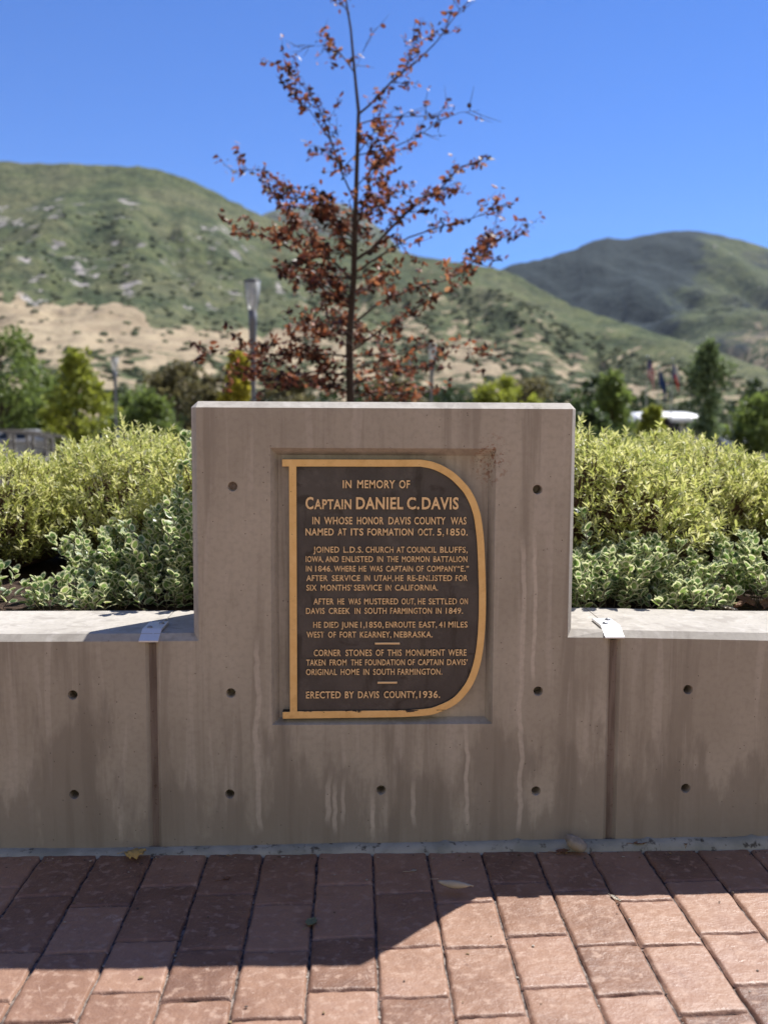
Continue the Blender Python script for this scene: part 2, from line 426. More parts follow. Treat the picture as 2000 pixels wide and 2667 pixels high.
TH = .40
JL, JR = (-.5955, -.5925), (.7795, .7825)
def build_walls():
    mon = empty('memorial_wall', (0.09, .2, 0), 'tall concrete block with stepped shoulders that carries the bronze D-shaped plaque', 'wall')
    mon_in = mon.matrix_world
    bm = panel_bm([(JL[1], -.3), (JR[0], -.3), (JR[0], .6635), (.659, .664), (.659, 1.344), (-.474, 1.344), (-.474, .656), (JL[1], .6555)], TH)
    o = from_bm('wall_panel', bm, CONC); fix_normals(o)
    c = hole_cutter([(-.352, 1.096, .012), (.542, 1.089, .05), (-.363, .48, .05), (.555, .482, .05), (-.369, .170, .05), (.085, .179, .05), (.554, .173, .05)])
    # recess for the plaque, splayed sides
    a = [(-.2425, .382), (.4185, .382), (.4185, 1.2095), (-.2425, 1.2095)]; b = [(-.2215, .3955), (.3995, .3955), (.3995, 1.187), (-.2215, 1.187)]
    k = 1.06
    v = [(x+(x-.088)*.002, -.0018, z+(z-.8)*.002) for x, z in a]+[(x, .034, z) for x, z in b]
    c.add(v, [(3, 2, 1, 0), (4, 5, 6, 7), (0, 1, 5, 4), (1, 2, 6, 5), (2, 3, 7, 6), (3, 0, 4, 7)])
    co = c.build('cutter', CONC); fix_normals(co); boolean(o, co)
    o.parent = mon; o.location = (-.09, -.2, 0)
    # plug in the upper left form-tie hole
    mb = MB(); n = 20
    for (x, z) in [(-.352, 1.096)]:
        v = [(x, .0085, z)]+[(x+.0112*math.cos(2*math.pi*i/n), .0105, z+.0112*math.sin(2*math.pi*i/n)) for i in range(n)]
        mb.add(v, [(0, 1+(i+1) % n, 1+i) for i in range(n)])
        for ang in (.6, 2.17):
            d = Vector((math.cos(ang), 0, math.sin(ang)))
            mb.tube([Vector((x, .0085, z))-d*.008, Vector((x, .007, z)), Vector((x, .0085, z))+d*.008], .0016, 5)
    p = mb.build('form_tie_plug', FILL, mon, loc=(-.09, -.2, 0))
    # side walls
    for nm, poly, holes, lab, loc in (
        ('low_wall', [(-4.6, -.3), (JL[0], -.3), (JL[0], .6555), (-4.6, .652)], [(-.829, .476, .05), (-.832, .172, .05), (-1.29, .476, .05), (-1.29, .172, .05), (-1.75, .476, .05), (-1.75, .172, .05)],
         'low grey concrete planter wall left of the tall plaque block', -2.6),
        ('low_wall', [(JR[1], -.3), (5.0, -.3), (5.0, .625), (1.30, .652), (JR[1], .6635)], [(1.009, .485, .05), (1.012, .178, .05), (1.47, .48, .05), (1.47, .178, .05), (1.93, .48, .05), (1.93, .178, .05)],
         'low grey concrete planter wall right of the tall plaque block', 2.9)):
        bm = panel_bm(poly, TH); w = from_bm(nm, bm, CONC); fix_normals(w)
        co = hole_cutter(holes).build('cutter', CONC); fix_normals(co); boolean(w, co)
        props(w, lab, 'wall')
        # put the origin at the foot
        w.data.transform(Matrix.Translation((-loc, -.2, 0))); w.location = (loc, .2, 0)
    # joint filler set back in the two grooves
    for (x0, x1), top in ((JL, .640), (JR, .648)):
        mb = MB(); zs = np.linspace(-.28, top-.012, 60); v = []
        for z in zs:
            for xx, yy in ((x0-.010, .0115), (x0+.0, .0125), ((x0+x1)/2, .0135), (x1, .0125), (x1+.010, .0115)):
                v.append((xx, yy+.003*(float(fbm(np.array(z*40), np.array(xx*90), 4, 3))-.5), z))
        f = [(i*5+j, i*5+j+1, (i+1)*5+j+1, (i+1)*5+j) for i in range(59) for j in range(4)]
        mb.add(np.array(v), f); q = mb.build('joint_filler', FILL, mon, smooth=True, loc=(-.09, -.2, 0))
build_walls()

# ------------------------------------------------------------------ plaque
OUT = [(0.1995,1.1763),(0.2323,1.1700),(0.2610,1.1588),(0.2939,1.1395),(0.3208,1.1150),(0.3437,1.0884),(0.3606,1.0577),(0.3712,1.0289),(0.3778,1.0029),(0.3851,0.9515),(0.3892,0.8999),(0.3932,0.8170),(0.3946,0.7731),(0.3945,0.7000),(0.3900,0.6220),(0.3788,0.5565),(0.3586,0.5013),(0.3277,0.4586),(0.3008,0.4363),(0.2654,0.4193),(0.2278,0.4078),(0.1505,0.4025)]
def catmull(p, n=4):
    p = [np.array(q) for q in p]; p = [2*p[0]-p[1]]+p+[2*p[-1]-p[-2]]; o = []
    for i in range(1, len(p)-2):
        for k in range(n):
            t = k/n; a, b, c, d = p[i-1:i+3]
            o.append(tuple(.5*((2*b)+(-a+c)*t+(2*a-5*b+4*c-d)*t*t+(-a+3*b-3*c+d)*t**3)))
    o.append(tuple(p[-2])); return o
def offset_in(p, w):
    o = []
    for i in range(len(p)):
        a = np.array(p[max(i-1, 0)]); b = np.array(p[min(i+1, len(p)-1)]); d = b-a; d /= np.linalg.norm(d)
        o.append((p[i][0]+d[1]*w*1.0, p[i][1]-d[0]*w*1.0))
    return o
def extrude_loops(name, loops, yf, yb, mats, parent, side_mi=0, bev=0.0):
    bm = bmesh.new(); es = []
    for lp in loops:
        vs = [bm.verts.new((x, yf, z)) for x, z in lp]
        es += [bm.edges.new((vs[i], vs[(i+1) % len(vs)])) for i in range(len(vs))]
    bmesh.ops.triangle_fill(bm, use_beauty=True, use_dissolve=False, edges=es, normal=(0, -1, 0))
    front = list(bm.faces)
    r = bmesh.ops.extrude_face_region(bm, geom=front)
    bmesh.ops.translate(bm, verts=[g for g in r['geom'] if isinstance(g, bmesh.types.BMVert)], vec=(0, yb-yf, 0))
    bmesh.ops.recalc_face_normals(bm, faces=bm.faces)
    for f in bm.faces: f.material_index = 0 if (abs(f.normal.y) > .9 and f.calc_center_median().y < yf+1e-4) else side_mi
    if bev:
        ed = [e for e in bm.edges if len(e.link_faces) == 2 and e.verts[0].co.y < yf+1e-5 and e.verts[1].co.y < yf+1e-5 and e.calc_face_angle(0) > .8]
        bmesh.ops.bevel(bm, geom=ed, offset=bev, segments=1, profile=.5, affect='EDGES')
    return from_bm(name, bm, mats, parent)

LINES = [
 (1.0913, 0.0238, [('IN', -0.0314, -0.0055), ('MEMORY', 0.0114, 0.1224), ('OF', 0.1342, 0.1659)]),
 (1.0292, 0.036, [('C', -0.1403, -0.1169), ('DANIEL', 0.0081, 0.1468), ('C.', 0.1575, 0.1941), ('DAVIS', 0.2017, 0.31), ('APTAIN', -0.1148, -0.0058, .0293)]),
 (0.9845, 0.022, [('IN', -0.1201, -0.0989), ('WHOSE', -0.0857, -0.0028), ('HONOR', 0.0107, 0.0891), ('DAVIS', 0.1033, 0.1692), ('COUNTY', 0.1796, 0.2716), ('WAS', 0.2873, 0.3337)]),
 (0.9515, 0.0209, [('NAMED', -0.1405, -0.0576), ('AT', -0.0457, -0.02), ('ITS', -0.0074, 0.0296), ('FORMATION', 0.0415, 0.1767), ('OCT.', 0.1906, 0.2378), ('5,', 0.2476, 0.2681), ('1850.', 0.275, 0.3382)]),
 (0.9005, 0.0177, [('JOINED', -0.1178, -0.0416), ('L.D.S.', -0.029, 0.0288), ('CHURCH', 0.0366, 0.1185), ('AT', 0.1279, 0.1509), ('COUNCIL', 0.1582, 0.2455), ('BLUFFS,', 0.2566, 0.3382)]),
 (0.8724, 0.0175, [('IOWA,', -0.1398, -0.0881), ('AND', -0.0818, -0.0432), ('ENLISTED', -0.0331, 0.0587), ('IN', 0.0707, 0.088), ('THE', 0.0991, 0.1331), ('MORMON', 0.1438, 0.2253), ('BATTALION', 0.237, 0.3375)]),
 (0.844, 0.0172, [('IN', -0.1393, -0.1226), ('1846.', -0.1123, -0.062), ('WHERE', -0.0567, 0.0072), ('HE', 0.0166, 0.0387), ('WAS', 0.0488, 0.0866), ('CAPTAIN', 0.0967, 0.1765), ('OF', 0.186, 0.2081), ('COMPANY', 0.2182, 0.3062), ('\u201cE.\u201d', 0.3078, 0.3426)]),
 (0.8157, 0.0175, [('AFTER', -0.1384, -0.0755), ('SERVICE', -0.063, 0.0205), ('IN', 0.0331, 0.0495), ('UTAH,', 0.0621, 0.1183), ('HE', 0.1239, 0.1483), ('RE-ENLISTED', 0.1603, 0.2929), ('FOR', 0.3033, 0.3389)]),
 (0.787, 0.0176, [('SIX', -0.1385, -0.108), ('MONTHS\u2019', -0.096, -0.0041), ('SERVICE', 0.0022, 0.0843), ('IN', 0.0957, 0.1127), ('CALIFORNIA.', 0.1238, 0.2513)]),
 (0.7455, 0.0180, [('AFTER', -0.1175, -0.0576), ('HE', -0.0466, -0.0261), ('WAS', -0.0141, 0.0222), ('MUSTERED', 0.0326, 0.1335), ('OUT,', 0.1433, 0.1845), ('HE', 0.1921, 0.2143), ('SETTLED', 0.2241, 0.3082), ('ON', 0.3168, 0.3407)]),
 (0.7171, 0.018, [('DAVIS', -0.1396, -0.0845), ('CREEK', -0.0725, -0.0093), ('IN', 0.0043, 0.0213), ('SOUTH', 0.0333, 0.0991), ('FARMINGTON', 0.1099, 0.2339), ('IN', 0.2456, 0.2622), ('1849.', 0.2752, 0.3267)]),
 (0.6753, 0.0179, [('HE', -0.1183, -0.0955), ('DIED', -0.0861, -0.0431), ('JUNE', -0.0352, 0.0138), ('1,', 0.0217, 0.0341), ('1850,', 0.0382, 0.0905), ('ENROUTE', 0.0962, 0.1847), ('EAST,', 0.1961, 0.2492), ('41', 0.2556, 0.2737), ('MILES', 0.2832, 0.3406)]),
 (0.6454, 0.0181, [('WEST', -0.1382, -0.0861), ('OF', -0.0741, -0.051), ('FORT', -0.0399, 0.0088), ('KEARNEY,', 0.0202, 0.1134), ('NEBRASKA.', 0.1214, 0.2368)]),
 (0.5895, 0.0194, [('CORNER', -0.1169, -0.0367), ('STONES', -0.0225, 0.0559), ('OF', 0.0676, 0.0908), ('THIS', 0.102, 0.1449), ('MONUMENT', 0.1576, 0.2739), ('WERE', 0.2841, 0.3384)]),
 (0.561, 0.0181, [('TAKEN', -0.1391, -0.0821), ('FROM', -0.07, -0.0193), ('THE', -0.0069, 0.0258), ('FOUNDATION', 0.036, 0.1546), ('OF', 0.1626, 0.1842), ('CAPTAIN', 0.1938, 0.27), ('DAVIS\u2019', 0.2806, 0.3423)]),
 (0.532, 0.0185, [('ORIGINAL', -0.1401, -0.0482), ('HOME', -0.037, 0.0186), ('IN', 0.0306, 0.0481), ('SOUTH', 0.0599, 0.1239), ('FARMINGTON.', 0.1331, 0.2665)]),
 (0.4608, 0.0212, [('ERECTED', -0.1403, -0.0367), ('BY', -0.0243, 0.0028), ('DAVIS', 0.0149, 0.078), ('COUNTY,', 0.0924, 0.192), ('1936.', 0.1984, 0.2608)]),
]
_wc = {}
def word_mesh(txt, off):
    key = (txt, off)
    if key not in _wc:
        cu = bpy.data.curves.new('lettering', 'FONT'); cu.body = txt; cu.size = 1; cu.extrude = .05; cu.offset = off; cu.resolution_u = 3
        cu.space_character = 1.08
        ob = bpy.data.objects.new('lettering', cu); COL.objects.link(ob)
        dg = bpy.context.evaluated_depsgraph_get(); me = bpy.data.meshes.new_from_object(ob.evaluated_get(dg))
        V = np.array([v.co[:] for v in me.vertices]); Fc = [list(p.vertices) for p in me.polygons]
        bpy.data.objects.remove(ob); bpy.data.curves.remove(cu); bpy.data.meshes.remove(me)
        _wc[key] = (V, Fc)
    return _wc[key]
def build_plaque():
    root = empty('memorial_plaque', (.09, .034, .40), 'dark bronze D-shaped memorial plaque with raised gold border and lettering', 'plaque')
    L = (-.09, -.034, -.40)
    curve = catmull(OUT, 3); W_ = .0213
    outer = [(-.2080, 1.1757)]+[(x, 1.1760) for x in (-.1, 0, .1)]+curve+[(0.0, .4010), (-.2100, .3993), (-.2100, .4203), (-.1883, .4205), (-.1883, 1.1545), (-.2080, 1.1545)]
    inn = offset_in(curve, W_)
    inner = [(-.1665, 1.1545)]+[(x, 1.1547) for x in (-.1, 0, .1)]+inn+[(0.0, .4228), (-.1665, .4220)]
    CW = lambda l: l[::-1]
    bd = extrude_loops('border', [outer, inner], .0045, .0335, [GOLD, BLACKB], root, 1, .0008); bd.location = L
    pin = [(-.1672, 1.1552)]+[(x, 1.1554) for x in (-.1, 0, .1)]+offset_in(curve, W_-.0007)+[(0.0, .4221), (-.1672, .4213)]
    pn = extrude_loops('panel', [pin], .0120, .033, [PATINA, BLACKB], root, 1); pn.location = L
    VH, _ = word_mesh('H', 0.0); capH = VH[:, 1].max()-VH[:, 1].min()
    for zb, hgt, words in LINES:
        mb = MB()
        for w in words:
            h = w[3] if len(w) > 3 else hgt
            off = .015 if hgt < .02 else (.019 if hgt < .03 else .027)
            V, Fc = word_mesh(w[0], off)
            x0, x1 = V[:, 0].min(), V[:, 0].max(); sx = (w[2]-w[1])/(x1-x0); sz = h/(capH+2*off)
            P = np.empty_like(V); P[:, 0] = w[1]+(V[:, 0]-x0)*sx; P[:, 2] = zb+(V[:, 1]+off)*sz
            P[:, 1] = np.where(V[:, 2] > 0, .0066, .0122)
            ff = [q for q in Fc if min(V[i, 2] for i in q) > 0]; sf = [q for q in Fc if min(V[i, 2] for i in q) < 0 < max(V[i, 2] for i in q)]
            mb.add(P, ff, 0); mb.add(P, sf, 1)
        o = mb.build('inscription_line', [LETTER, BLACKB], root); o.location = L
    for x0, x1, z0, z1 in ((.0647, .1391, .6241, .6298), (.0728, .1321, .5049, .5106)):
        bm = bmesh.new(); bmesh.ops.create_cube(bm, size=1)
        bmesh.ops.scale(bm, vec=(x1-x0, .0058, z1-z0), verts=bm.verts); bmesh.ops.translate(bm, vec=((x0+x1)/2, .0094, (z0+z1)/2), verts=bm.verts)
        bmesh.ops.bevel(bm, geom=list(bm.edges), offset=.0008, segments=1, affect='EDGES')
        o = from_bm('divider_bar', bm, LETTER, root); o.location = L
build_plaque()

# ------------------------------------------------------------------ aluminium joint brackets on the low walls
def bracket(x0, x1, zt, bolts, label):
    root = empty('joint_bracket', ((x0+x1)/2, .09, zt), label, 'bracket', 'aluminium brackets over the wall joints')
    prof = [(.160, zt+.001), (.160, zt+.0085), (.048, zt+.0095), (-.009, zt-.0155), (-.009, zt-.0205), (.046, zt+.0015)]
    bm = bmesh.new(); a = [bm.verts.new((x0-(x0+x1)/2, y-.09, z-zt)) for y, z in prof]; b = [bm.verts.new((x1-(x0+x1)/2, y-.09, z-zt)) for y, z in prof]
    bm.faces.new(a); bm.faces.new(b[::-1]); n = len(prof)
    for i in range(n): bm.faces.new((a[i], a[(i+1) % n], b[(i+1) % n], b[i]))
    bmesh.ops.recalc_face_normals(bm, faces=bm.faces)
    bmesh.ops.bevel(bm, geom=list(bm.edges), offset=.0009, segments=1, affect='EDGES')
    from_bm('plate', bm, ALU, root)
    for bx, by in bolts:
        mb = MB(); mb.lathe([(.0088, 0), (.0088, .0015), (.0075, .004), (.005, .0058), (.0022, .0065)], 16, (bx-(x0+x1)/2, by-.09, .0088))
        o = mb.build('bolt', BOLT, root, smooth=True)
bracket(-.631, -.573, .656, [(-.612, .062), (-.588, .122)], 'aluminium bracket lying in shadow on the left low wall joint')
bracket(.751, .810, .664, [(.770, .070), (.793, .128)], 'aluminium bracket gleaming in full sun on the right low wall joint')

# ------------------------------------------------------------------ planter soil and far ground
def soil_mat():
    m = Mat('bark_mulch'); a = m.noise(45, detail=6, rough=.65); b = m.noise(7)
    c = m.ramp(a, [(.3, (.022, .014, .010)), (.52, (.06, .038, .027)), (.72, (.15, .10, .075))])
    return m.end(m.pbr(c, .95, 0, m.bump(a, 1.0, .02), .2))
SOIL = soil_mat()
def build_soil():
    xs = np.concatenate([np.linspace(-40, -4, 10), np.linspace(-3.9, 3.9, 90), np.linspace(4, 40, 10)]); ys = np.concatenate([np.linspace(TH-.02, 3, 40), np.linspace(3.3, 16, 24)])
    def zf(x, y):
        b = .628 if y < 3.5 else .628-1.25*min(1, (y-3.5)/8)**1.0
        return b+.03*(float(fbm(np.array(x*5.), np.array(y*5.), 3, 4))-.5)+.03*min(1, max(0, (y-.5)*.8))
    mb = MB(); mb.add(*grid_mesh(xs, ys, zf)); o = mb.build('planter_soil', SOIL, smooth=True); props(o, kind='structure')
build_soil()
def ground_mat():
    m = Mat('dry_lawn_and_asphalt'); a = m.noise(.05, detail=4); b = m.noise(2.0, detail=5)
    c = m.mix(m.step(a, .46, .54), (.055, .055, .058), (.10, .105, .045)); c = m.mix(m.math('MULTIPLY', b, .4), c, (.17, .14, .09))
    return m.end(m.pbr(c, .95, 0, None, .2))
mb = MB(); mb.add(*grid_mesh(np.linspace(-3500, 3500, 8), np.linspace(-400, 6600, 8), lambda x, y: -.62))
props(mb.build('ground', ground_mat()), kind='structure')

# ------------------------------------------------------------------ mountains
LEFT = [(-60, 6.0), (-42, 8.5), (-32, 9.6), (-25.37, 10.97), (-22.18, 12.16), (-18.83, 13.18), (-16.53, 13.32), (-14.17, 13.4), (-12.73, 13.45), (-11.76, 13.47), (-10.53, 13.35), (-9.3, 13.06), (-8.55, 12.74), (-7.3, 12.17), (-6.29, 11.73), (-5.27, 11.28), (-3.74, 10.88), (-2.19, 10.42), (-0.63, 10.07), (0.93, 9.86), (2.23, 9.57), (3.53, 9.27), (4.84, 9.02), (6.14, 8.79), (7.17, 8.65), (8.21, 8.44), (9.5, 7.88), (10.79, 7.21), (12.08, 6.51), (13.35, 5.97), (14.61, 5.59), (16.36, 5.01), (18.81, 4.15), (20.73, 3.5), (22.6, 2.74), (25.82, 1.5), (29, .4), (33, -.2)]
FAR = [(-20, 7), (-7.33, 9.31), (-6.31, 9.96), (-5.02, 11.28), (-4.25, 11.55), (-2.96, 11.72), (-1.67, 11.94), (-0.63, 11.9), (0.4, 11.43), (1.71, 10.46), (3.02, 8.97), (10, 6)]
RIGHT = [(-4, 4.5), (4.86, 6.45), (6.16, 7.08), (8.34, 8.44), (8.98, 8.73), (10.0, 8.86), (11.26, 9.21), (12.52, 9.54), (13.26, 9.91), (14.0, 9.99), (15.0, 9.83), (16.22, 10.0), (17.43, 10.14), (18.62, 10.11), (19.81, 9.91), (20.99, 9.57), (22.36, 9.07), (24.67, 8.02), (27.76, 6.37), (36, 5.5), (55, 3.5)]
def hill_mat():
    m = Mat('scrub_hillside')
    tanv = m.n('Attribute', attribute_name='dry').outputs['Fac']; rk = m.n('Attribute', attribute_name='rocky').outputs['Fac']; fo = m.n('Attribute', attribute_name='wooded_shade').outputs['Fac']
    o = m.coord(); n1 = m.noise(.020, o, 6, .62); n2 = m.noise(.055, o, 5, .6); n3 = m.noise(.006, o, 4)
    green = m.mix(m.step(n1, .38, .62), (.046, .066, .029), (.108, .127, .052))
    green = m.mix(m.math('MULTIPLY', m.step(n3, .45, .65), .6), green, (.165, .160, .085))
    green = m.mix(m.math('MULTIPLY', m.step(n2, .52, .62), .55), green, (.038, .052, .030))
    tan = m.mix(m.step(n1, .35, .65), (.285, .222, .145), (.385, .312, .205))
    tan = m.mix(m.math('MULTIPLY', m.step(n2, .56, .68), .5), tan, (.25, .19, .14))
    n4 = m.noise(.13, o, 4, .65)
    green = m.mix(m.math('MULTIPLY', m.step(n4, .52, .62), .75), green, (.026, .038, .022))
    green = m.mix(m.math('MULTIPLY', m.step(n4, .44, .36), .45), green, (.19, .175, .11))
    tan = m.mix(m.math('MULTIPLY', m.step(n4, .60, .68), .7), tan, (.07, .075, .04))
    v = m.math('ADD', tanv, m.math('MULTIPLY', m.math('SUBTRACT', m.math('ADD', m.math('MULTIPLY', n1, .45), m.math('MULTIPLY', n2, .55)), .5), 2.3))
    col = m.mix(m.step(v, .46, .56), green, tan)
    rn = m.math('ADD', m.math('MULTIPLY', m.noise(.012, m.coord('Object', (1, 1, 1), (300, 80, 0)), 4, .6), .30), m.math('MULTIPLY', m.noise(.032, m.coord('Object', (1, 1, 1), (30, 80, 0)), 5, .65), .70))
    rv = m.math('ADD', rk, m.math('MULTIPLY', m.math('SUBTRACT', rn, .5), 3.4))
    rock = m.mix(m.step(n2, .35, .65), (.20, .185, .185), (.44, .405, .385))
    col = m.mix(m.step(rv, .56, .66), col, rock)
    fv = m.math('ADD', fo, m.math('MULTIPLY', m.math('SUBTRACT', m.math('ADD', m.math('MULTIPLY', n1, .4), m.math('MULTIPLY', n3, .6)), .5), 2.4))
    col = m.mix(m.math('MULTIPLY', m.step(fv, .34, .74), .95), col, (.012, .024, .032))  # dark conifer tone, with distance haze blue mixed into the colour
    bh = m.math('ADD', m.math('MULTIPLY', n1, 1.0), m.math('MULTIPLY', n2, .5))
    return m.end(m.pbr(col, .95, 0, m.bump(bh, .9, 14.0), .1))
HILL = hill_mat()
def lerp_table(t, a):
    return np.interp(a, [p[0] for p in t], [p[1] for p in t])
def rough_ridge(az, amp, seed): return amp*(fbm(az*2.2, az*0+3.3, seed, 4)-.5)
def left_surface(az, s):
    rid = lerp_table(LEFT, az)+rough_ridge(az, .22, 31)
    r1 = np.interp(az, [-60, -25, -5, 8, 16, 26, 33], [2500, 2300, 2100, 1750, 1350, 900, 800]); r0 = np.interp(az, [-60, -5, 15, 33], [420, 430, 520, 600])
    r = r0+(r1-r0)*s
    el = rid*np.clip(s, 0, 1)**.85-np.maximum(0, s-1)*14-.12*(1-np.clip(s, 0, 1))
    z = EYE+r*np.tan(np.radians(el))
    arc = np.radians(az)*r
    g = np.abs(fbm(arc/190+.0006*r, r/600, 3, 5)-.5)*2
    nz = (fbm(arc/130, r/190, 17, 5)-.5)
    damp = np.clip(s*2.2, 0, 1)*(1-np.clip((s-.70)/.3, 0, 1)**.7*.93)
    z = z+damp*(70*(g-.35)+64*nz)*np.clip(r/1400, .35, 1.2)
    return r, z, el, rid
def right_surface(az, s):
    rid = lerp_table(RIGHT, az)+rough_ridge(az, .30, 41)*np.clip((18-az)/6, .3, 1)
    r0 = 1500+0*az; r1 = 4300+0*az; r = r0+(r1-r0)*s
    el = rid*np.clip(s, 0, 1)**.9-np.maximum(0, s-1)*12-.4*(1-np.clip(s, 0, 1))
    z = EYE+r*np.tan(np.radians(el)); arc = np.radians(az)*r
    # the main spur runs down to the left, with a steep shaded flank on that side
    sp = 17.2-6.5*(1-s); dd = (az-sp)
    flank = np.clip(-dd/7.0, 0, 1)
    z = z-190*np.sin(np.pi*np.clip(s, 0, 1))**.8*flank*np.clip((1.0-s)*6, 0, 1)
    g = np.abs(fbm(arc/420+.0009*r, r/1200, 5, 5)-.5)*2; nz = fbm(arc/260, r/420, 27, 5)-.5
    damp = np.clip(s*2, 0, 1)*(1-np.clip((s-.75)/.25, 0, 1)*.93)
    z = z+damp*(270*(g-.35)+190*nz)
    return r, z, el, rid
def far_surface(az, s):
    rid = lerp_table(FAR, az)+rough_ridge(az, .25, 51); r = 5200+1500*s
    el = rid*np.clip(s, 0, 1)**.9-np.maximum(0, s-1)*12
    z = EYE+r*np.tan(np.radians(el)); arc = np.radians(az)*r
    z = z+np.clip(1-s, 0, 1)*180*(fbm(arc/350, r/500, 7, 5)-.5)
    return r, z, el, rid
def mountain(name, surf, a0, a1, na, ns, attrs):
    az = np.linspace(a0, a1, na); s = np.concatenate([np.linspace(0, 1, ns), [1.04, 1.12, 1.3]])
    A, Sg = np.meshgrid(az, s); r, z, el, rid = surf(A, Sg)
    x = r*np.sin(np.radians(A)); y = -DIST+r*np.cos(np.radians(A))
    V = np.stack([x, y, z], -1).reshape(-1, 3); nr = len(s)
    f = [(j*na+i, j*na+i+1, (j+1)*na+i+1, (j+1)*na+i) for j in range(nr-1) for i in range(na-1)]
    mb = MB(); mb.add(V, f); o = mb.build(name, HILL, smooth=True); props(o, kind='structure')
    fe = el/np.maximum(rid, .2)
    d, k, w = attrs(A, el, fe)
    for nm, arr in (('dry', d), ('rocky', k), ('wooded_shade', w)):
        at = o.data.attributes.new(nm, 'FLOAT', 'POINT'); at.data.foreach_set('value', np.clip(arr, -1, 1.5).reshape(-1).astype(np.float32))
    return o
def ss(x, a, b): t = np.clip((x-a)/(b-a), 0, 1); return t*t*(3-2*t)
def dry_left(A, el, fe):
    topb = np.interp(A, [-40, -19, -15.5, -13.8, -12, -10, -7, -4.5, -3, 0], [7.5, 7.4, 7.5, 7.2, 6.1, 5.7, 5.6, 6.1, 5.9, 5.0])
    tb = topb+1.0*(fbm(A*1.5, el*1.2, 61, 4)-.5)
    field = 1-ss(el, tb-.35, tb+.25)
    lowmix = .50+.25*(fbm(A*.8, el*1.3, 63, 4)-.5)
    leftv = np.where(el > 4.2, field*1.05, .54+(lowmix-.5)+.35*ss(el, 3.0, 4.4))
    leftv = np.where(el > topb+.6, .02, leftv)
    rightv = np.interp(fe, [0, .15, .5, .8, .9, 1.0], [.45, .55, .52, .36, .2, .12])+.55*(fbm(A*.9, el*2.0, 65, 4)-.5)
    t = ss(A, -4.5, -1.5)
    return leftv*(1-t)+rightv*t
def attrs_left(A, el, fe):
    d = dry_left(A, el, fe)
    k = np.where((el > 7.3) & (fe < .88), .25+.8*(fbm(A*.8, el*.9, 71, 3)-.5), .02)*(1-ss(A, -3, 2))
    k = k+.25*np.exp(-((A+6.5)/1.6)**2-((fe-.93)/.06)**2)
    return d, k, 0*A-.6
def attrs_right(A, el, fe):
    w = 1.15*(1-ss(A-(17.6-4.5*(1-fe)), -3.4, 3.6))+.42  # conifer woods, plus shade of the left flank painted in as darker tone
    d = np.where(el < 5.4, .55*ss(A, 17, 21)*(1-ss(el, 4.4, 5.3)), .0)
    return d-.05, .12+.25*ss(6-np.abs(A-11), 0, 5)*(1-ss(fe, .6, .8)), w
mountain('mountain_slope', left_surface, -60, 33, 520, 150, attrs_left)
mountain('mountain_ridge', right_surface, -4, 55, 360, 110, attrs_right)
mountain('mountain_peak', far_surface, -20, 10, 160, 30, lambda A, e, f: (0*A+.1, 0*A+.4, 0*A+.35))

# scrub bushes on the near slope, uncountable
def ico():
    bm = bmesh.new(); bmesh.ops.create_icosphere(bm, subdivisions=2, radius=1)
    v = np.array([p.co[:] for p in bm.verts]); f = [[q.index for q in p.verts] for p in bm.faces]; bm.free(); return v, f
ICO_V, ICO_F = ico()
SCRUB = leafy('hill_scrub', [(.1, (.045, .060, .030)), (.5, (.075, .095, .045)), (.9, (.12, .13, .06))], .8, .0, spec=.1)
def build_scrub():
    az = rng.uniform(-27, 27, 30000); s = rng.uniform(.02, .8, 30000)**1.0
    r, z, el, rid = left_surface(az, s); fe = el/np.maximum(rid, .2); d = dry_left(az, el, fe)
    cl = fbm(az*2.2, el*2.5, 81, 4)
    p = np.where(d > .75, .025, np.where(d > .25, np.clip((cl-.42)*5, 0, 1)*.55, .10))*np.clip(r/1000, .3, 1)
    keep = np.where(rng.random(30000) < p)[0][:4200]
    mb = MB()
    for i in keep:
        sz = rng.uniform(1.0, 3.0)*(.7+.5*r[i]/1200); jit = 1+.35*(rng.random((len(ICO_V), 1))-.5)
        v = ICO_V*jit*np.array([sz*rng.uniform(.9, 1.7), sz*rng.uniform(.9, 1.5), sz*.75])+np.array([r[i]*math.sin(R(az[i])), -DIST+r[i]*math.cos(R(az[i])), z[i]+sz*.25])
        mb.add(v, ICO_F)
    o = mb.build('hillside_scrub', SCRUB); props(o, 'dark green scrub bushes dotted over the dry slope of the near mountain', 'scrub', kind='stuff')
build_scrub()

# ------------------------------------------------------------------ shrubs in the planter
def leaf_quad(l, w, fold=.25, n=3):
    """lanceolate leaf along +Y, folded on the midrib"""
    ts = np.linspace(0, 1, n+1); v = []; f = []
    for t in ts:
        ww = w*math.sin(math.pi*min(.999, max(.06, t))**.8)*.5 if t < 1 else .0005
        v += [(-ww, t*l, ww*fold*2-.05*l*t*t), (0, t*l, -.05*l*t*t), (ww, t*l, ww*fold*2-.05*l*t*t)]
    for i in range(n): f += [(i*3, i*3+1, i*3+4, i*3+3), (i*3+1, i*3+2, i*3+5, i*3+4)]
    return np.array(v), f
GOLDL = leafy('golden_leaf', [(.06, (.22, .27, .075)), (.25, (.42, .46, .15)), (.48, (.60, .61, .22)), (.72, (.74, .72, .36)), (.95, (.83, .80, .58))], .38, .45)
GREENL = leafy('inner_leaf', [(.1, (.075, .09, .024)), (.5, (.16, .17, .05)), (.9, (.36, .34, .14))], .45, .3)
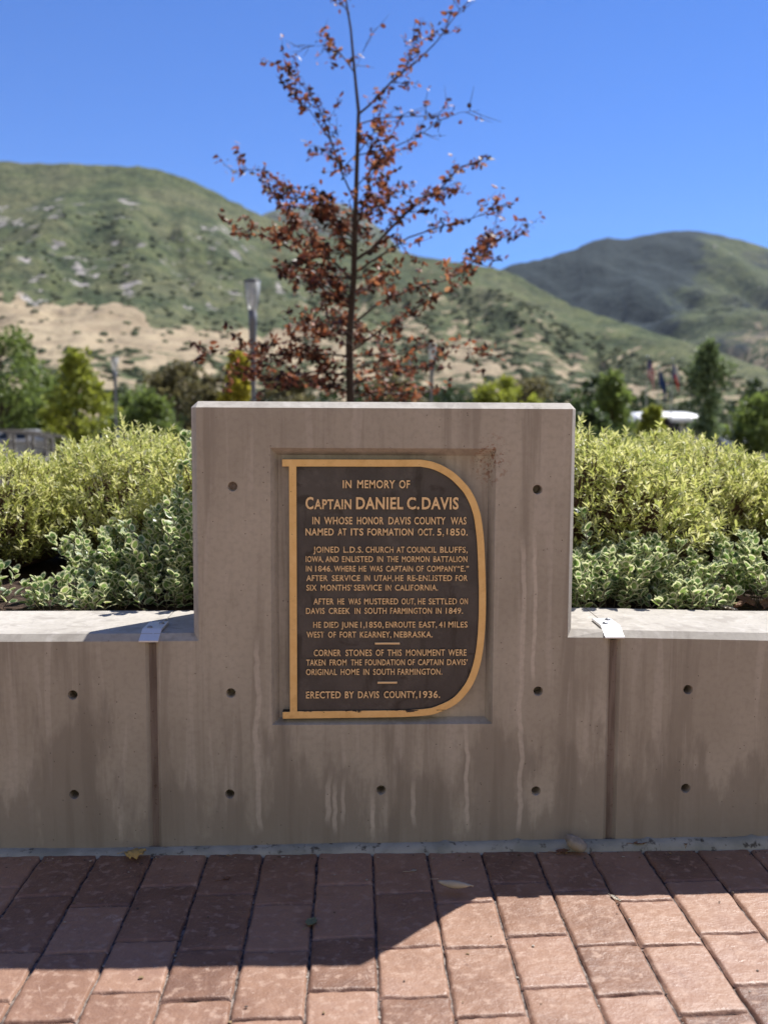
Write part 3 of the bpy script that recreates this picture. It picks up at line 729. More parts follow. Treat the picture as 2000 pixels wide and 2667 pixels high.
def golden_mesh(seed, rx, ry, h, ntip):
    g = np.random.default_rng(seed); mb = MB(); st = MB()
    tv, tf = leaf_quad(.029, .0100); tmi = [0]*len(tf)
    mats = []; org = []; mats2 = []; org2 = []
    for i in range(ntip):
        a = g.uniform(0, 2*math.pi); ce = g.uniform(-.5, 1.0); rr = g.uniform(.80, 1.0)+.12*g.normal()*.5
        sinp = math.sqrt(max(0, 1-max(ce, 0)**2))
        lump = .86+.28*float(fbm(np.array(a*1.6+seed), np.array(ce*3.0), seed, 3))
        P = np.array([rx*rr*lump*math.cos(a)*(sinp if ce > 0 else 1+ce*.55), ry*rr*lump*math.sin(a)*(sinp if ce > 0 else 1+ce*.55), h*(.34+.60*rr*lump*max(ce, 0)+.30*min(ce, 0))])
        out = np.array([math.cos(a)*.55*sinp, math.sin(a)*.55*sinp, 1.0])+g.normal(0, .28, 3); out /= np.linalg.norm(out)
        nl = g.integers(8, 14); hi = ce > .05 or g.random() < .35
        L = .05
        for k in range(nl):
            t = k/nl; p = P+out*L*(t-.6); az = k*2.4+g.uniform(0, 1)
            side = np.cross(out, [math.cos(az), math.sin(az), .3]); side /= np.linalg.norm(side)
            d = out*(.35+.7*t)+side*(1.0-.45*t)
            q = rot_to(d, g.uniform(-.8, .8))*g.uniform(.5, 1.25)
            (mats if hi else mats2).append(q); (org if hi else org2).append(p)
        if i % 3 == 0:
            b = np.array([P[0]*.25, P[1]*.25, 0.0]); mid = (P*.6+b*.4)+g.normal(0, .02, 3); mid[2] = P[2]*.5
            st.tube([b, mid, P], [.006, .004, .0018], 4, 0, False)
    mb.batch(tv, tf, np.array(mats), np.array(org), tmi)
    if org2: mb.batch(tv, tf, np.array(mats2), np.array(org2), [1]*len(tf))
    return mb, st
GM = []
for i, (rx, ry, h, n) in enumerate(((.62, .50, .66, 2150), (.56, .50, .60, 2000), (.66, .52, .64, 2200))):
    GM.append(golden_mesh(100+i, rx, ry, h, n))
GOLD_SPOTS = [(-2.55, 1.75, 0, .3, .95, 'yellow-green leaved shrub at the far left end of the planter'),
              (-1.62, 1.42, 1, 1.1, .96, 'yellow-green leaved shrub rising behind the left low wall near the picture edge'),
              (-.98, 1.72, 2, 2.2, 1.02, 'yellow-green leaved shrub behind the bracket of the left low wall'),
              (-.42, 1.30, 0, 4.0, .97, 'yellow-green leaved shrub tucked behind the left edge of the tall block'),
              (.22, 1.85, 1, .9, .96, 'yellow-green leaved shrub hidden behind the middle of the tall block'),
              (.92, 1.32, 2, 5.2, 1.03, 'yellow-green leaved shrub just right of the tall block'),
              (1.42, 1.72, 0, 2.9, 1.0, 'yellow-green leaved shrub rounded and broad behind the right low wall'),
              (2.10, 1.62, 1, 3.7, .88, 'lower yellow-green leaved shrub at the right edge of the picture'),
              (2.95, 1.9, 2, .2, .9, 'yellow-green leaved shrub at the far right end of the planter')]
def put_golden():
    protos = {}
    for x, y, k, rz, sc, lab in GOLD_SPOTS:
        if k not in protos:
            r = empty('golden_shrub', (x, y, .615), lab, 'shrub', 'yellow-green shrubs in the planter', rz); r.scale = (sc,)*3
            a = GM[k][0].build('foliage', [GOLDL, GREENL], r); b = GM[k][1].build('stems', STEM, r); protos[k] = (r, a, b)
        else:
            r0, a0, b0 = protos[k]; r = r0.copy(); COL.objects.link(r); r.location = (x, y, .615); r.rotation_euler = (0, 0, rz); r.scale = (sc,)*3; r['label'] = lab
            for c in (a0, b0): q = c.copy(); COL.objects.link(q); q.parent = r
put_golden()

# variegated creeper: oval leaf with a cream margin
def oval_leaf(l=.040, w=.028):
    n = 8; v = []; f = []; mi = []
    for s in (.69, 1.0):
        for k in range(n):
            a = 2*math.pi*k/n; x = math.sin(a)*w*.5*s*(1.0+.12*math.cos(a)); y = l*.5-math.cos(a)*l*.5*s
            v.append((x, y+.002, .22*abs(x)+.9*(x*x+(y-l*.5)**2)/l*.25))
    f.append(tuple(range(n))); mi.append(0)
    for k in range(n): f.append((k, n+k, n+(k+1) % n, (k+1) % n)); mi.append(1)
    v.append((0, -.004, 0)); f.append((0, 2*n, n)); mi.append(1)
    return np.array(v), f, mi
VGREEN = leafy('variegated_leaf_centre', [(.1, (.065, .125, .045)), (.5, (.16, .26, .085)), (.8, (.28, .40, .13)), (.97, (.42, .50, .18))], .34, .42, spec=.5)
VCREAM = leafy('variegated_leaf_margin', [(.1, (.56, .60, .38)), (.6, (.74, .76, .54)), (.93, (.80, .77, .55)), (.99, (.66, .45, .2))], .4, .45)
OV, OF_, OM = oval_leaf()
def creeper(_, loc, sprigs, label, grp='variegated creepers at the foot of the shrubs', seed=0):
    """sprigs: list of (dx, dy, height, lean x, lean y)"""
    g = np.random.default_rng(500+seed); root = empty('variegated_creeper', loc, label, 'creeper', grp)
    mats = []; org = []; st = MB()
    for dx, dy, h, lx, ly in sprigs:
        p0 = np.array([dx, dy, 0.0]); ln = np.array([lx, ly, 1.0]); n = max(3, int(h/.020)); pts = []
        bend = g.normal(0, .15, 2); a0 = g.uniform(0, 3)
        for i in range(n+1):
            t = i/n; pts.append(p0+np.array([lx*h*t+bend[0]*h*t*t, ly*h*t+bend[1]*h*t*t, h*t]))
        st.tube(pts[::2] if len(pts) > 4 else pts, .0016, 4, 0, False)
        for i in range(0, n+1):
            if i/n < .18: continue
            d = pts[min(i+1, n)]-pts[max(i-1, 0)]; d = d/np.linalg.norm(d); a = a0+i*1.57
            for sgn in (0, math.pi):
                sd = np.array([math.cos(a+sgn), math.sin(a+sgn), 0]); tip = i/n
                q = rot_to(sd*(1.0-.45*tip)+d*(.35+.75*tip)+g.normal(0, .22, 3), g.uniform(-.6, .6))*g.uniform(.65, 1.15)
                mats.append(q); org.append(pts[i]+sd*.003)
        for k in range(4):
            a = a0+k*1.57; q = rot_to(np.array([math.cos(a)*.7, math.sin(a)*.7, .9]), 0)*g.uniform(.6, .95); mats.append(q); org.append(pts[-1])
    mb = MB(); mb.batch(OV, OF_, np.array(mats), np.array(org), OM)
    mb.build('foliage', [VGREEN, VCREAM], root); st.build('stems', TWIG, root)
def mound(n, rx, ry, h, seed, lean=.35, flat=.5):
    g = np.random.default_rng(seed); o = []
    for i in range(n):
        a = g.uniform(0, 6.283); q = math.sqrt(g.random()); x, y = rx*q*math.cos(a), ry*q*math.sin(a)
        o.append((x, y, max(.035, h*(1-flat*q*q)*g.uniform(.55, 1.05)), lean*x/rx+g.normal(0, .2), lean*y/ry-.12+g.normal(0, .2)))
    return o
creeper('c', (-.62, .66, .62), mound(80, .24, .18, .20, 1)+mound(22, .14, .1, .30, 11), 'cream-edged creeper mounded on the left bed close to the tall block', seed=1)
creeper('c', (-.50, .80, .62), mound(70, .20, .16, .46, 2, .2, .3)+[(.02, .0, .60, -.05, -.05), (-.03, .02, .58, -.1, 0), (.05, 0, .55, 0, 0), (-.12, 0, .50, -.15, -.05), (.0, -.03, .62, .02, 0), (-.05, .04, .60, .05, 0)], 'tall cream-edged creeper climbing beside the left edge of the tall block', seed=2)
creeper('c', (-.93, .58, .62), mound(34, .20, .11, .14, 3), 'low cream-edged creeper spilling along the back of the left wall', seed=3)
creeper('c', (-.88, .92, .62), mound(48, .17, .13, .30, 9), 'cream-edged creeper set back under the left yellow-green shrub', seed=9)
creeper('c', (-1.42, .62, .62), mound(44, .20, .14, .19, 4), 'pale cream-edged creeper in the lower left corner of the bed', seed=4)
creeper('c', (.86, .64, .62), mound(110, .26, .18, .22, 5)+mound(20, .16, .12, .32, 12), 'cream-edged creeper mounded on the right bed close to the tall block', seed=5)
creeper('c', (1.12, .72, .62), mound(54, .18, .16, .26, 6), 'cream-edged creeper bulging in the middle of the right bed', seed=6)
creeper('c', (1.17, .50, .62), mound(26, .14, .06, .11, 16), 'small low cream-edged creeper at the back edge of the right wall', seed=7)
creeper('c', (1.62, .74, .62), mound(70, .22, .2, .30, 8), 'cream-edged creeper at the right edge of the picture beside dry leaves', seed=8)

# ------------------------------------------------------------------ the purple-leaved tree
BR = [
 ([(0.02,2.71),(0.15,2.81),(0.39,3.06),(0.57,3.24),(0.8,3.4),(0.96,3.58),(1.16,3.66)],0.016,1.00,0.3),
 ([(0.57,3.24),(0.76,3.36),(0.9,3.44)],0.008,0.90,0.3),
 ([(0.03,3.95),(0.14,4.04),(0.34,4.22),(0.55,4.38),(0.71,4.54),(0.89,4.76),(1.06,4.92)],0.011,0.60,-0.2),
 ([(0.03,3.87),(0.22,3.97),(0.47,4.0),(0.69,4.05),(0.89,4.17)],0.007,0.25,0.4),
 ([(0.34,4.22),(0.46,4.34),(0.52,4.46)],0.004,0.80,-0.3),
 ([(0.04,3.61),(0.35,3.67),(0.55,3.72),(0.73,3.84),(0.9,3.89),(1.04,3.86)],0.006,0.12,-0.4),
 ([(0.04,3.63),(0.14,3.79),(0.28,3.9),(0.43,3.95)],0.006,0.90,0.1),
 ([(0.03,3.35),(0.18,3.47),(0.35,3.53),(0.49,3.56)],0.006,1.00,-0.5),
 ([(0.03,3.07),(0.23,3.24),(0.35,3.36),(0.47,3.46)],0.008,1.10,0.6),
 ([(0.0,2.59),(0.31,2.78),(0.47,2.86),(0.8,2.96),(1.01,3.0),(1.27,3.09)],0.010,0.50,-0.5),
 ([(0.0,2.15),(0.23,2.35),(0.56,2.49),(0.81,2.56),(1.01,2.66),(1.17,2.84),(1.38,2.99),(1.65,3.06)],0.011,0.55,0.5),
 ([(1.01,2.66),(1.13,2.88),(1.32,3.07)],0.005,0.80,0.6),
 ([(-0.02,1.9),(0.27,2.11),(0.56,2.27),(0.81,2.38),(0.97,2.56)],0.009,0.70,-0.6),
 ([(-0.02,1.74),(0.31,1.86),(0.65,1.95),(0.92,1.97),(1.17,1.95)],0.009,0.55,0.3),
 ([(-0.02,1.61),(0.27,1.7),(0.56,1.74),(0.77,1.82)],0.008,0.80,-0.4),
 ([(0.0,2.51),(-0.18,2.71),(-0.35,2.91),(-0.47,3.05),(-0.59,3.13)],0.012,1.60,0.3),
 ([(0.0,2.35),(-0.26,2.59),(-0.51,2.75),(-0.75,2.85),(-0.98,2.9)],0.011,1.20,-0.3),
 ([(0.01,2.87),(-0.18,3.11),(-0.34,3.27),(-0.51,3.33),(-0.71,3.46),(-0.85,3.56),(-1.13,3.57)],0.010,0.90,0.4),
 ([(-0.51,3.33),(-0.67,3.36),(-0.81,3.36)],0.005,0.90,0.4),
 ([(0.0,2.55),(-0.22,2.59),(-0.47,2.63),(-0.67,2.67)],0.009,1.30,0.7),
 ([(0.02,3.19),(-0.1,3.43),(-0.22,3.75),(-0.3,3.94),(-0.46,4.13),(-0.6,4.21)],0.009,0.75,-0.4),
 ([(-0.22,3.75),(-0.38,3.92),(-0.54,4.0)],0.006,0.80,-0.5),
 ([(0.03,3.63),(-0.1,3.55),(-0.26,3.74),(-0.42,3.86)],0.005,0.60,0.5),
 ([(0.01,4.3),(-0.08,4.45),(-0.18,4.57),(-0.3,4.64),(-0.3,4.76)],0.006,0.60,0.2),
 ([(-0.18,4.57),(-0.3,4.6),(-0.5,4.64)],0.003,0.10,0.3),
 ([(-0.04,4.8),(-0.12,4.88),(-0.2,4.99)],0.005,1.00,-0.2),
 ([(0.01,4.34),(0.06,4.49),(0.14,4.69)],0.003,0.10,0.2),
 ([(-0.02,2.06),(-0.31,2.06),(-0.59,2.02),(-0.84,1.98)],0.009,1.20,0.5),
 ([(-0.02,1.86),(-0.35,1.88),(-0.68,1.85),(-1.01,1.89),(-1.33,1.87)],0.010,1.30,-0.4),
 ([(-0.02,1.69),(-0.35,1.73),(-0.68,1.69),(-1.01,1.73),(-1.25,1.77)],0.010,1.00,0.6),
 ([(-0.03,1.53),(-0.26,1.61),(-0.51,1.63),(-0.72,1.61)],0.008,1.00,-0.7),
 ([(0.0,2.39),(-0.18,2.39),(-0.35,2.47),(-0.51,2.55)],0.009,1.40,-0.9),
 ([(0.0,2.39),(0.15,2.55),(0.27,2.59),(0.39,2.55)],0.008,1.00,0.9),
 ([(-0.02,2.14),(-0.18,2.18),(-0.35,2.18),(-0.51,2.26)],0.008,0.70,0.9),
 ([(0.0,2.71),(-0.1,2.87),(-0.26,3.03),(-0.3,3.15)],0.008,1.50,-0.8),
 ([(0.01,2.95),(0.1,3.15),(0.14,3.27),(0.27,3.4)],0.008,1.00,-0.9),
 ([(-0.03,1.57),(0.11,1.74),(0.36,1.82),(0.48,1.78)],0.008,0.80,0.9),
 ([(-0.03,1.49),(0.27,1.53),(0.57,1.55),(0.82,1.6)],0.008,0.70,0.5),
]
PURPLE = leafy('purple_beech_leaf', [(.06, (.026, .015, .014)), (.36, (.085, .036, .024)), (.54, (.25, .085, .050)), (.78, (.48, .165, .085)), (.97, (.58, .36, .22))], .45, .42, spec=.35)
def purple_tree():
    TX, TY = -.03, 6.1
    root = empty('purple_beech_tree', (TX, TY, .30), 'young slender tree with reddish purple leaves standing behind the plaque block', 'tree')
    L = (-TX, -TY, -.30); g = np.random.default_rng(77)
    tr = MB()
    tp = [(-.02, .25), (-.03, 1.0), (-.03, 1.46), (-.04, 1.98), (0, 2.55), (.01, 2.95), (.03, 3.63), (.04, 3.98), (.01, 4.26), (-.03, 4.68), (-.07, 4.91), (-.10, 5.14), (-.11, 5.5)]
    tr.tube([(x, TY, z) for x, z in tp], [.052, .042, .037, .033, .028, .025, .019, .016, .013, .010, .008, .006, .003], 10)
    br = MB(); mats = []; org = []
    tv, tf = leaf_quad(.053, .031, .12, 3)
    def leaves_along(pts, dens, spread=.028):
        P = [np.array(p) for p in pts]; seg = sum(np.linalg.norm(P[i+1]-P[i]) for i in range(len(P)-1))
        n = int(seg*dens*95)
        for _ in range(n):
            t = g.uniform(.12, 1)*(len(P)-1); i = min(int(t), len(P)-2); p = P[i]+(P[i+1]-P[i])*(t-i)
            d = np.array([g.normal(0, 1), g.normal(0, 1), g.normal(-.15, .7)]); p = p+g.normal(0, spread, 3)
            if abs(p[0]+.02) < .075 and p[1] < TY+.03 and p[2] < 3.2: continue
            mats.append(rot_to(d, g.uniform(0, 6.28))*g.uniform(.55, 1.35)); org.append(p)
    for pts, r0, dens, ys in BR:
        n = len(pts); p3 = []
        for i, (x, z) in enumerate(pts):
            t = i/(n-1); p3.append((x, TY+ys*t*1.1+.04*math.sin(i*2.1), z))
        br.tube(p3, [r0*(1-.8*i/(n-1)) for i in range(n)], 6, 0, False)
        leaves_along(p3, dens*.42)
        # twigs
        P = [np.array(p) for p in p3]; seg = sum(np.linalg.norm(P[i+1]-P[i]) for i in range(n-1))
        for k in range(int(seg*9)+1):
            t = g.uniform(.15, 1)*(n-1); i = min(int(t), n-2); p = P[i]+(P[i+1]-P[i])*(t-i); d = (P[i+1]-P[i]); d /= np.linalg.norm(d)
            d = d+g.normal(0, .75, 3); d[2] += .15; d /= np.linalg.norm(d); ln = g.uniform(.12, .34)
            q = [p, p+d*ln*.5+g.normal(0, .015, 3), p+d*ln+np.array([0, 0, .02])]
            br.tube(q, [.0035, .0025, .0012], 4, 0, False)
            leaves_along(q, dens*(.80 if q[0][2] < 3.4 else .55), .014)
    # denser dark skirt of leaves round the lower stem
    for _ in range(46):
        z = g.uniform(1.45, 3.1); a = g.uniform(0, 6.28); rr = g.uniform(.15, .75)*(1.2-.25*(z-1.4))
        p = np.array([.0, TY, z]); e = p+np.array([math.cos(a)*rr-.06, math.sin(a)*rr, .12]); q = [p, (p+e)/2+g.normal(0, .03, 3), e]
        br.tube(q, [.006, .004, .0015], 4, 0, False); leaves_along(q, .9, .03)
    o = tr.build('trunk', BARK, root, smooth=True); o.location = L
    o = br.build('branches', BARK, root, smooth=True); o.location = L
    mb = MB(); mb.batch(tv, tf, np.array(mats), np.array(org), [0]*len(tf)); o = mb.build('crown', PURPLE, root); o.location = L
purple_tree()

# ------------------------------------------------------------------ background trees
def crown_mat(name, c, tr=.42): return leafy(name, [(.08, tuple(x*.55 for x in c)), (.5, c), (.92, tuple(min(1, x*1.55) for x in c))], .5, tr, spec=.3)
CM = {'mid': crown_mat('mid_green_leaf', (.19, .25, .075)), 'yel': crown_mat('yellow_green_leaf', (.33, .36, .065)), 'dark': crown_mat('deep_green_leaf', (.085, .125, .05)),
      'olive': crown_mat('olive_brown_leaf', (.19, .17, .09)), 'gold': crown_mat('yellow_leaf', (.48, .43, .07)), 'plum': crown_mat('dusky_plum_leaf', (.030, .022, .026)), 'soft': crown_mat('soft_green_leaf', (.19, .25, .12))}
def bg_tree(x, y, top, hw, col, shape, label, seed, n=3000, base=-.62, clear=.12, lf=.20):
    g = np.random.default_rng(900+seed); root = empty('broadleaf_tree', (x, y, base), label, 'tree', 'trees beyond the planter')
    H = top-base; tr = MB(); tr.tube([(0, 0, 0), (.03*H*g.normal()*.3, 0, H*.35), (0, .02*H, H*.7), (0, 0, H*.93)], [H*.022, H*.017, H*.010, H*.003], 8)
    cl = []
    for k in range(46):
        t = g.uniform(clear, .97); 
        prof = {'cone': (1-t)**.75*1.15, 'round': math.sin(math.pi*min(1, (t-clear*.6)/(1-clear*.6)))**.55, 'spire': (1-t)**.6*1.0*(.55+.45*math.cos(t*9)), 'bush': (1-t**2.2)**.6}[shape]
        a = g.uniform(0, 6.283); q = hw*prof*g.uniform(.25, 1.0); c = np.array([q*math.cos(a), q*math.sin(a), t*H])
        cl.append((c, hw*.30*g.uniform(.6, 1.25)))
        if k % 2 == 0: tr.tube([(0, 0, max(.05, t-.12)*H), tuple(c*np.array([.6, .6, 1])-np.array([0, 0, .04*H])), tuple(c)], [H*.007, H*.005, H*.002], 5, 0, False)
    org = []; mats = []
    for i in range(n):
        c, r = cl[g.integers(len(cl))]; d = g.normal(0, 1, 3); d /= np.linalg.norm(d); rr = r*g.random()**.5
        org.append(c+d*rr*np.array([1, 1, .8])); mats.append(rot_to(g.normal(0, 1, 3), g.uniform(0, 6))*g.uniform(.6, 1.3))
    tv, tf = leaf_quad(lf, lf*.62, .2, 2)
    tr.build('trunk', BARK, root, smooth=True); mb = MB(); mb.batch(tv, tf, np.array(mats), np.array(org), [0]*len(tf)); mb.build('crown', CM[col], root)
BT = [
 (-16.6, 45, 5.4, 2.3, 'mid', 'round', 'green round-headed tree cut by the left picture edge'),
 (-11.7, 40, 4.05, 1.55, 'yel', 'cone', 'bright yellow-green pointed tree left of the second lamp'),
 (-15.3, 48, 3.4, 1.6, 'mid', 'round', 'low green tree between the left edge tree and the pointed tree'),
 (-13.2, 60, 3.1, 2.1, 'mid', 'round', 'green tree standing just right of the second lamp'),
 (-9.2, 50, 4.2, 1.5, 'olive', 'round', 'olive-brown thin tree left of the nearest lamp'),
 (-7.7, 52, 3.7, 1.3, 'olive', 'round', 'dull brown-green tree at the foot of the nearest lamp'),
 (-9.6, 45, 2.5, 1.3, 'mid', 'bush', 'low bright green tree seen left of the tall block top'),
 (-3.75, 30, 3.55, .42, 'gold', 'round', 'slim yellow-leaved tree rising behind the nearest lamp'),
 (9.3, 60, 4.1, 2.0, 'yel', 'round', 'yellow-green tree above the right end of the tall block'),
 (13.0, 70, 4.2, 2.3, 'olive', 'round', 'brownish green tree between the yellow-green tree and the dark bush'),
 (9.9, 40, 2.35, 1.1, 'dark', 'bush', 'dark bushy tree touching the right side of the tall block'),
 (12.4, 45, 3.6, 1.25, 'mid', 'cone', 'mid green tree left of the flagpoles'),
 (12.9, 40, 1.9, .75, 'yel', 'cone', 'small yellow-green tree in front of the white pavilion'),
 (20.6, 55, 6.3, 1.9, 'soft', 'spire', 'tall airy green tree right of the flags'),
 (19.4, 45, 2.75, 1.3, 'mid', 'round', 'green tree at the right picture edge behind parked cars'),
 (19.3, 60, 1.5, 1.1, 'plum', 'bush', 'dusky plum-coloured bush under the white pavilion'),
 (-4.2, 60, 4.3, 1.8, 'olive', 'round', 'dull green tree behind the left half of the purple tree'),
 (2.9, 66, 4.3, 2.0, 'olive', 'round', 'dull green tree behind the right half of the purple tree'),
 (-18.9, 52, 2.6, 2.0, 'dark', 'bush', 'dark hedge-like tree behind the grey footbridge'),
]
for i, (x, y, top, hw, col, sh, lab) in enumerate(BT): bg_tree(x, y, top, hw*1.18, col, sh, lab, i, lf=.17+.0022*y)

def woodland():
    g = np.random.default_rng(1234); mats = []; org = []
    for k in range(150):
        az = g.uniform(-30, 30); r = g.uniform(130, 400); x = r*math.sin(R(az)); y = r*math.cos(R(az)); h = g.uniform(3.5, 8.5)*(.7+r/700); w = h*g.uniform(.4, .6)
        for i in range(190):
            t = g.uniform(.08, 1); q = w*math.sin(math.pi*min(1, t*.85+.15))**.6*math.sqrt(g.random()); a = g.uniform(0, 6.283)
            org.append((x+q*math.cos(a), y+q*math.sin(a), -.62+t*h)); mats.append(rot_to(g.normal(0, 1, 3), g.uniform(0, 6))*g.uniform(.7, 1.3)*h/6)
    tv, tf = leaf_quad(.85, .6, .2, 2); mb = MB(); mb.batch(tv, tf, np.array(mats), np.array(org), [0]*len(tf))
    o = mb.build('distant_woodland', crown_mat('distant_leaf', (.055, .085, .03), .2)); props(o, 'far belt of green trees along the foot of the mountain', 'woodland', kind='stuff')
woodland()

# ------------------------------------------------------------------ lamps
WHITEP = simple('white_paint', (.74, .75, .76), .5, 0, 3, .05)
POLE = simple('grey_painted_pole', (.20, .205, .225), .5, .2); CAP = simple('dark_lamp_cap', (.10, .105, .12), .5, .3)
def glass_mat():
    m = Mat('frosted_lamp_glass'); a = m.pbr((.92, .95, .98), .25, 0, None, .5, Alpha=.32)
    return m.end(a)
GLASS = glass_mat()
def lamp(x, y, top, label):
    root = empty('street_lamp', (x, y, -.62), label, 'lamp', 'tall cylindrical glass lamps'); H = top+.62
    mb = MB(); mb.lathe([(.085, 0), (.085, .05), (.042, .08), (.042, H-2.2), (.050, H-1.6), (.075, H-.80), (.075, H-.58)], 20); mb.build('pole', POLE, root, smooth=True)
    mb = MB(); mb.lathe([(.095, H-.58), (.150, H-.09), (.146, H-.09), (.091, H-.575)], 24); mb.build('lamp_glass', GLASS, root, smooth=True)
    mb = MB(); mb.lathe([(.148, H-.09), (.150, H-.08), (.150, H-.055), (.10, H-.04), (.02, H-.035)], 24); mb.build('cap', CAP, root, smooth=True)
    mb = MB(); mb.lathe([(.035, H-.55), (.035, H-.2), (.03, H-.18)], 12); mb.build('bulb_column', WHITEP, root, smooth=True)
    mb = MB()
    for k in range(4):
        a = k*math.pi/2+.4; mb.tube([(.097*math.cos(a), .097*math.sin(a), H-.58), (.153*math.cos(a), .153*math.sin(a), H-.08)], .006, 6)
    mb.build('cage_rods', CAP, root)
lamp(-1.83, 15.5, 3.86, 'nearest and largest cylindrical street lamp, left of the purple tree')
lamp(-9.61, 38.0, 3.82, 'slim street lamp standing among trees at the left')
lamp(2.63, 31.0, 3.91, 'distant street lamp right of the purple tree trunk')

# ------------------------------------------------------------------ flags, pavilion, cars, footbridge
STEELP = simple('pale_steel_pole', (.5, .53, .57), .4, .5)
def flag_mat(name, kind):
    m = Mat(name); uv = m.n('Attribute', attribute_name='flaguv').outputs['Vector']; s = m.n('SeparateXYZ', {0: uv}); u, v = s.outputs[0], s.outputs[1]
    if kind == 'stripes':
        st = m.math('GREATER_THAN', m.math('FRACT', m.math('MULTIPLY', v, 6.5)), .5); c = m.mix(st, (.50, .03, .05), (.7, .7, .7))
        can = m.math('MULTIPLY', m.math('LESS_THAN', u, .42), m.math('GREATER_THAN', v, .46)); c = m.mix(can, c, (.03, .04, .20))
    elif kind == 'blue': c = m.mix(m.noise(3), (.025, .05, .17), (.03, .065, .20))
    else:
        c = m.mix(m.math('GREATER_THAN', v, .5), (.62, .05, .04), (.65, .66, .68)); c = m.mix(m.math('LESS_THAN', u, .33), c, (.04, .06, .25))
    return m.end(m.pbr(c, .8, 0, None, .2))
def flagpole(x, y, top, ztop, w, hgt, kind, label, lean):
    root = empty('flagpole', (x, y, -.62), label, 'flagpole', 'flagpoles by the white pavilion')
    mb = MB(); mb.lathe([(.13, 0), (.13, .2), (.09, .3), (.055, top+.62), (.08, top+.64), (.09, top+.72), (.04, top+.8)], 12); mb.build('pole', STEELP, root, smooth=True)
    nu, nv = 10, 10; v = []; uv = []; f = []
    for j in range(nv+1):
        for i in range(nu+1):
            u = i/nu; t = j/nv; uv.append((u, t, 0))
            v.append((.06+u*w*(.55), .16*math.sin(u*9+t*2)*u, ztop+.62-hgt*(1-t)-lean*u*u*(1.2-.3*t)+.05*math.sin(u*7)))
    for j in range(nv):
        for i in range(nu): a = j*(nu+1)+i; f.append((a, a+1, a+nu+2, a+nu+1))
    mb = MB(); mb.add(np.array(v), f); o = mb.build('flag', flag_mat('flag_cloth_'+kind, kind), root, smooth=True)
    at = o.data.attributes.new('flaguv', 'FLOAT_VECTOR', 'POINT'); at.data.foreach_set('vector', np.array(uv, np.float32).reshape(-1))
flagpole(34.6, 115, 8.9, 8.5, 1.5, 1.9, 'stripes', 'leftmost flagpole flying a striped red and white flag', 1.6)
flagpole(36.0, 115, 7.6, 7.2, 1.5, 1.7, 'blue', 'middle flagpole flying a dark blue flag', 1.8)
flagpole(37.6, 115, 8.6, 8.0, 1.4, 1.6, 'tri', 'rightmost flagpole flying a red, white and blue flag', 1.5)

def pavilion():
    root = empty('white_pavilion', (38.5, 121, -.62), 'white pavilion with a curved roof below the flags', 'pavilion'); mb = MB(); n = 20; v = []
    prof = [(-4.6, 2.15), (-4.5, 2.6), (-4.0, 3.0), (-2.5, 3.12), (0, 3.16), (2.5, 3.12), (3.6, 2.95), (4.2, 2.6), (4.4, 2.2), (4.3, 1.95), (-4.4, 1.95)]
    px = [p[0] for p in prof[:9]]; pz = [p[1] for p in prof[:9]]; xs = np.linspace(-4.6, 4.4, 26); an = np.linspace(0, math.pi, 17); v = []
    for x in xs:
        top = float(np.interp(x, px, pz)); e = 1.0 if -4.2 < x < 3.8 else .9
        for a in an: v.append((x, -3.1*e*math.cos(a), 1.85+(top-1.85)*math.sin(a)**.8))
    k = len(an); f = [(i*k+j, i*k+j+1, (i+1)*k+j+1, (i+1)*k+j) for i in range(len(xs)-1) for j in range(k-1)]
    f += [tuple(range(k)), tuple(range((len(xs)-1)*k+k-1, (len(xs)-1)*k-1, -1))]+[(i*k, (i+1)*k, (i+1)*k+k-1, i*k+k-1) for i in range(len(xs)-1)]
    mb.add(np.array(v), f); mb.build('roof', WHITEP, root)
    for x in (-3.6, -.6, 3.2):
        for y in (-2.4, 2.4):
            mb = MB(); mb.lathe([(.28, 0), (.22, .3), (.2, 1.5), (.45, 1.96)], 14, (x, y, 0)); mb.build('column', WHITEP, root, smooth=True)
pavilion()
TYRE = simple('tyre_rubber', (.02, .02, .02), .8); CGL = simple('car_window_glass', (.02, .025, .03), .08); LIGHTM = simple('car_headlight', (.6, .62, .65), .15)
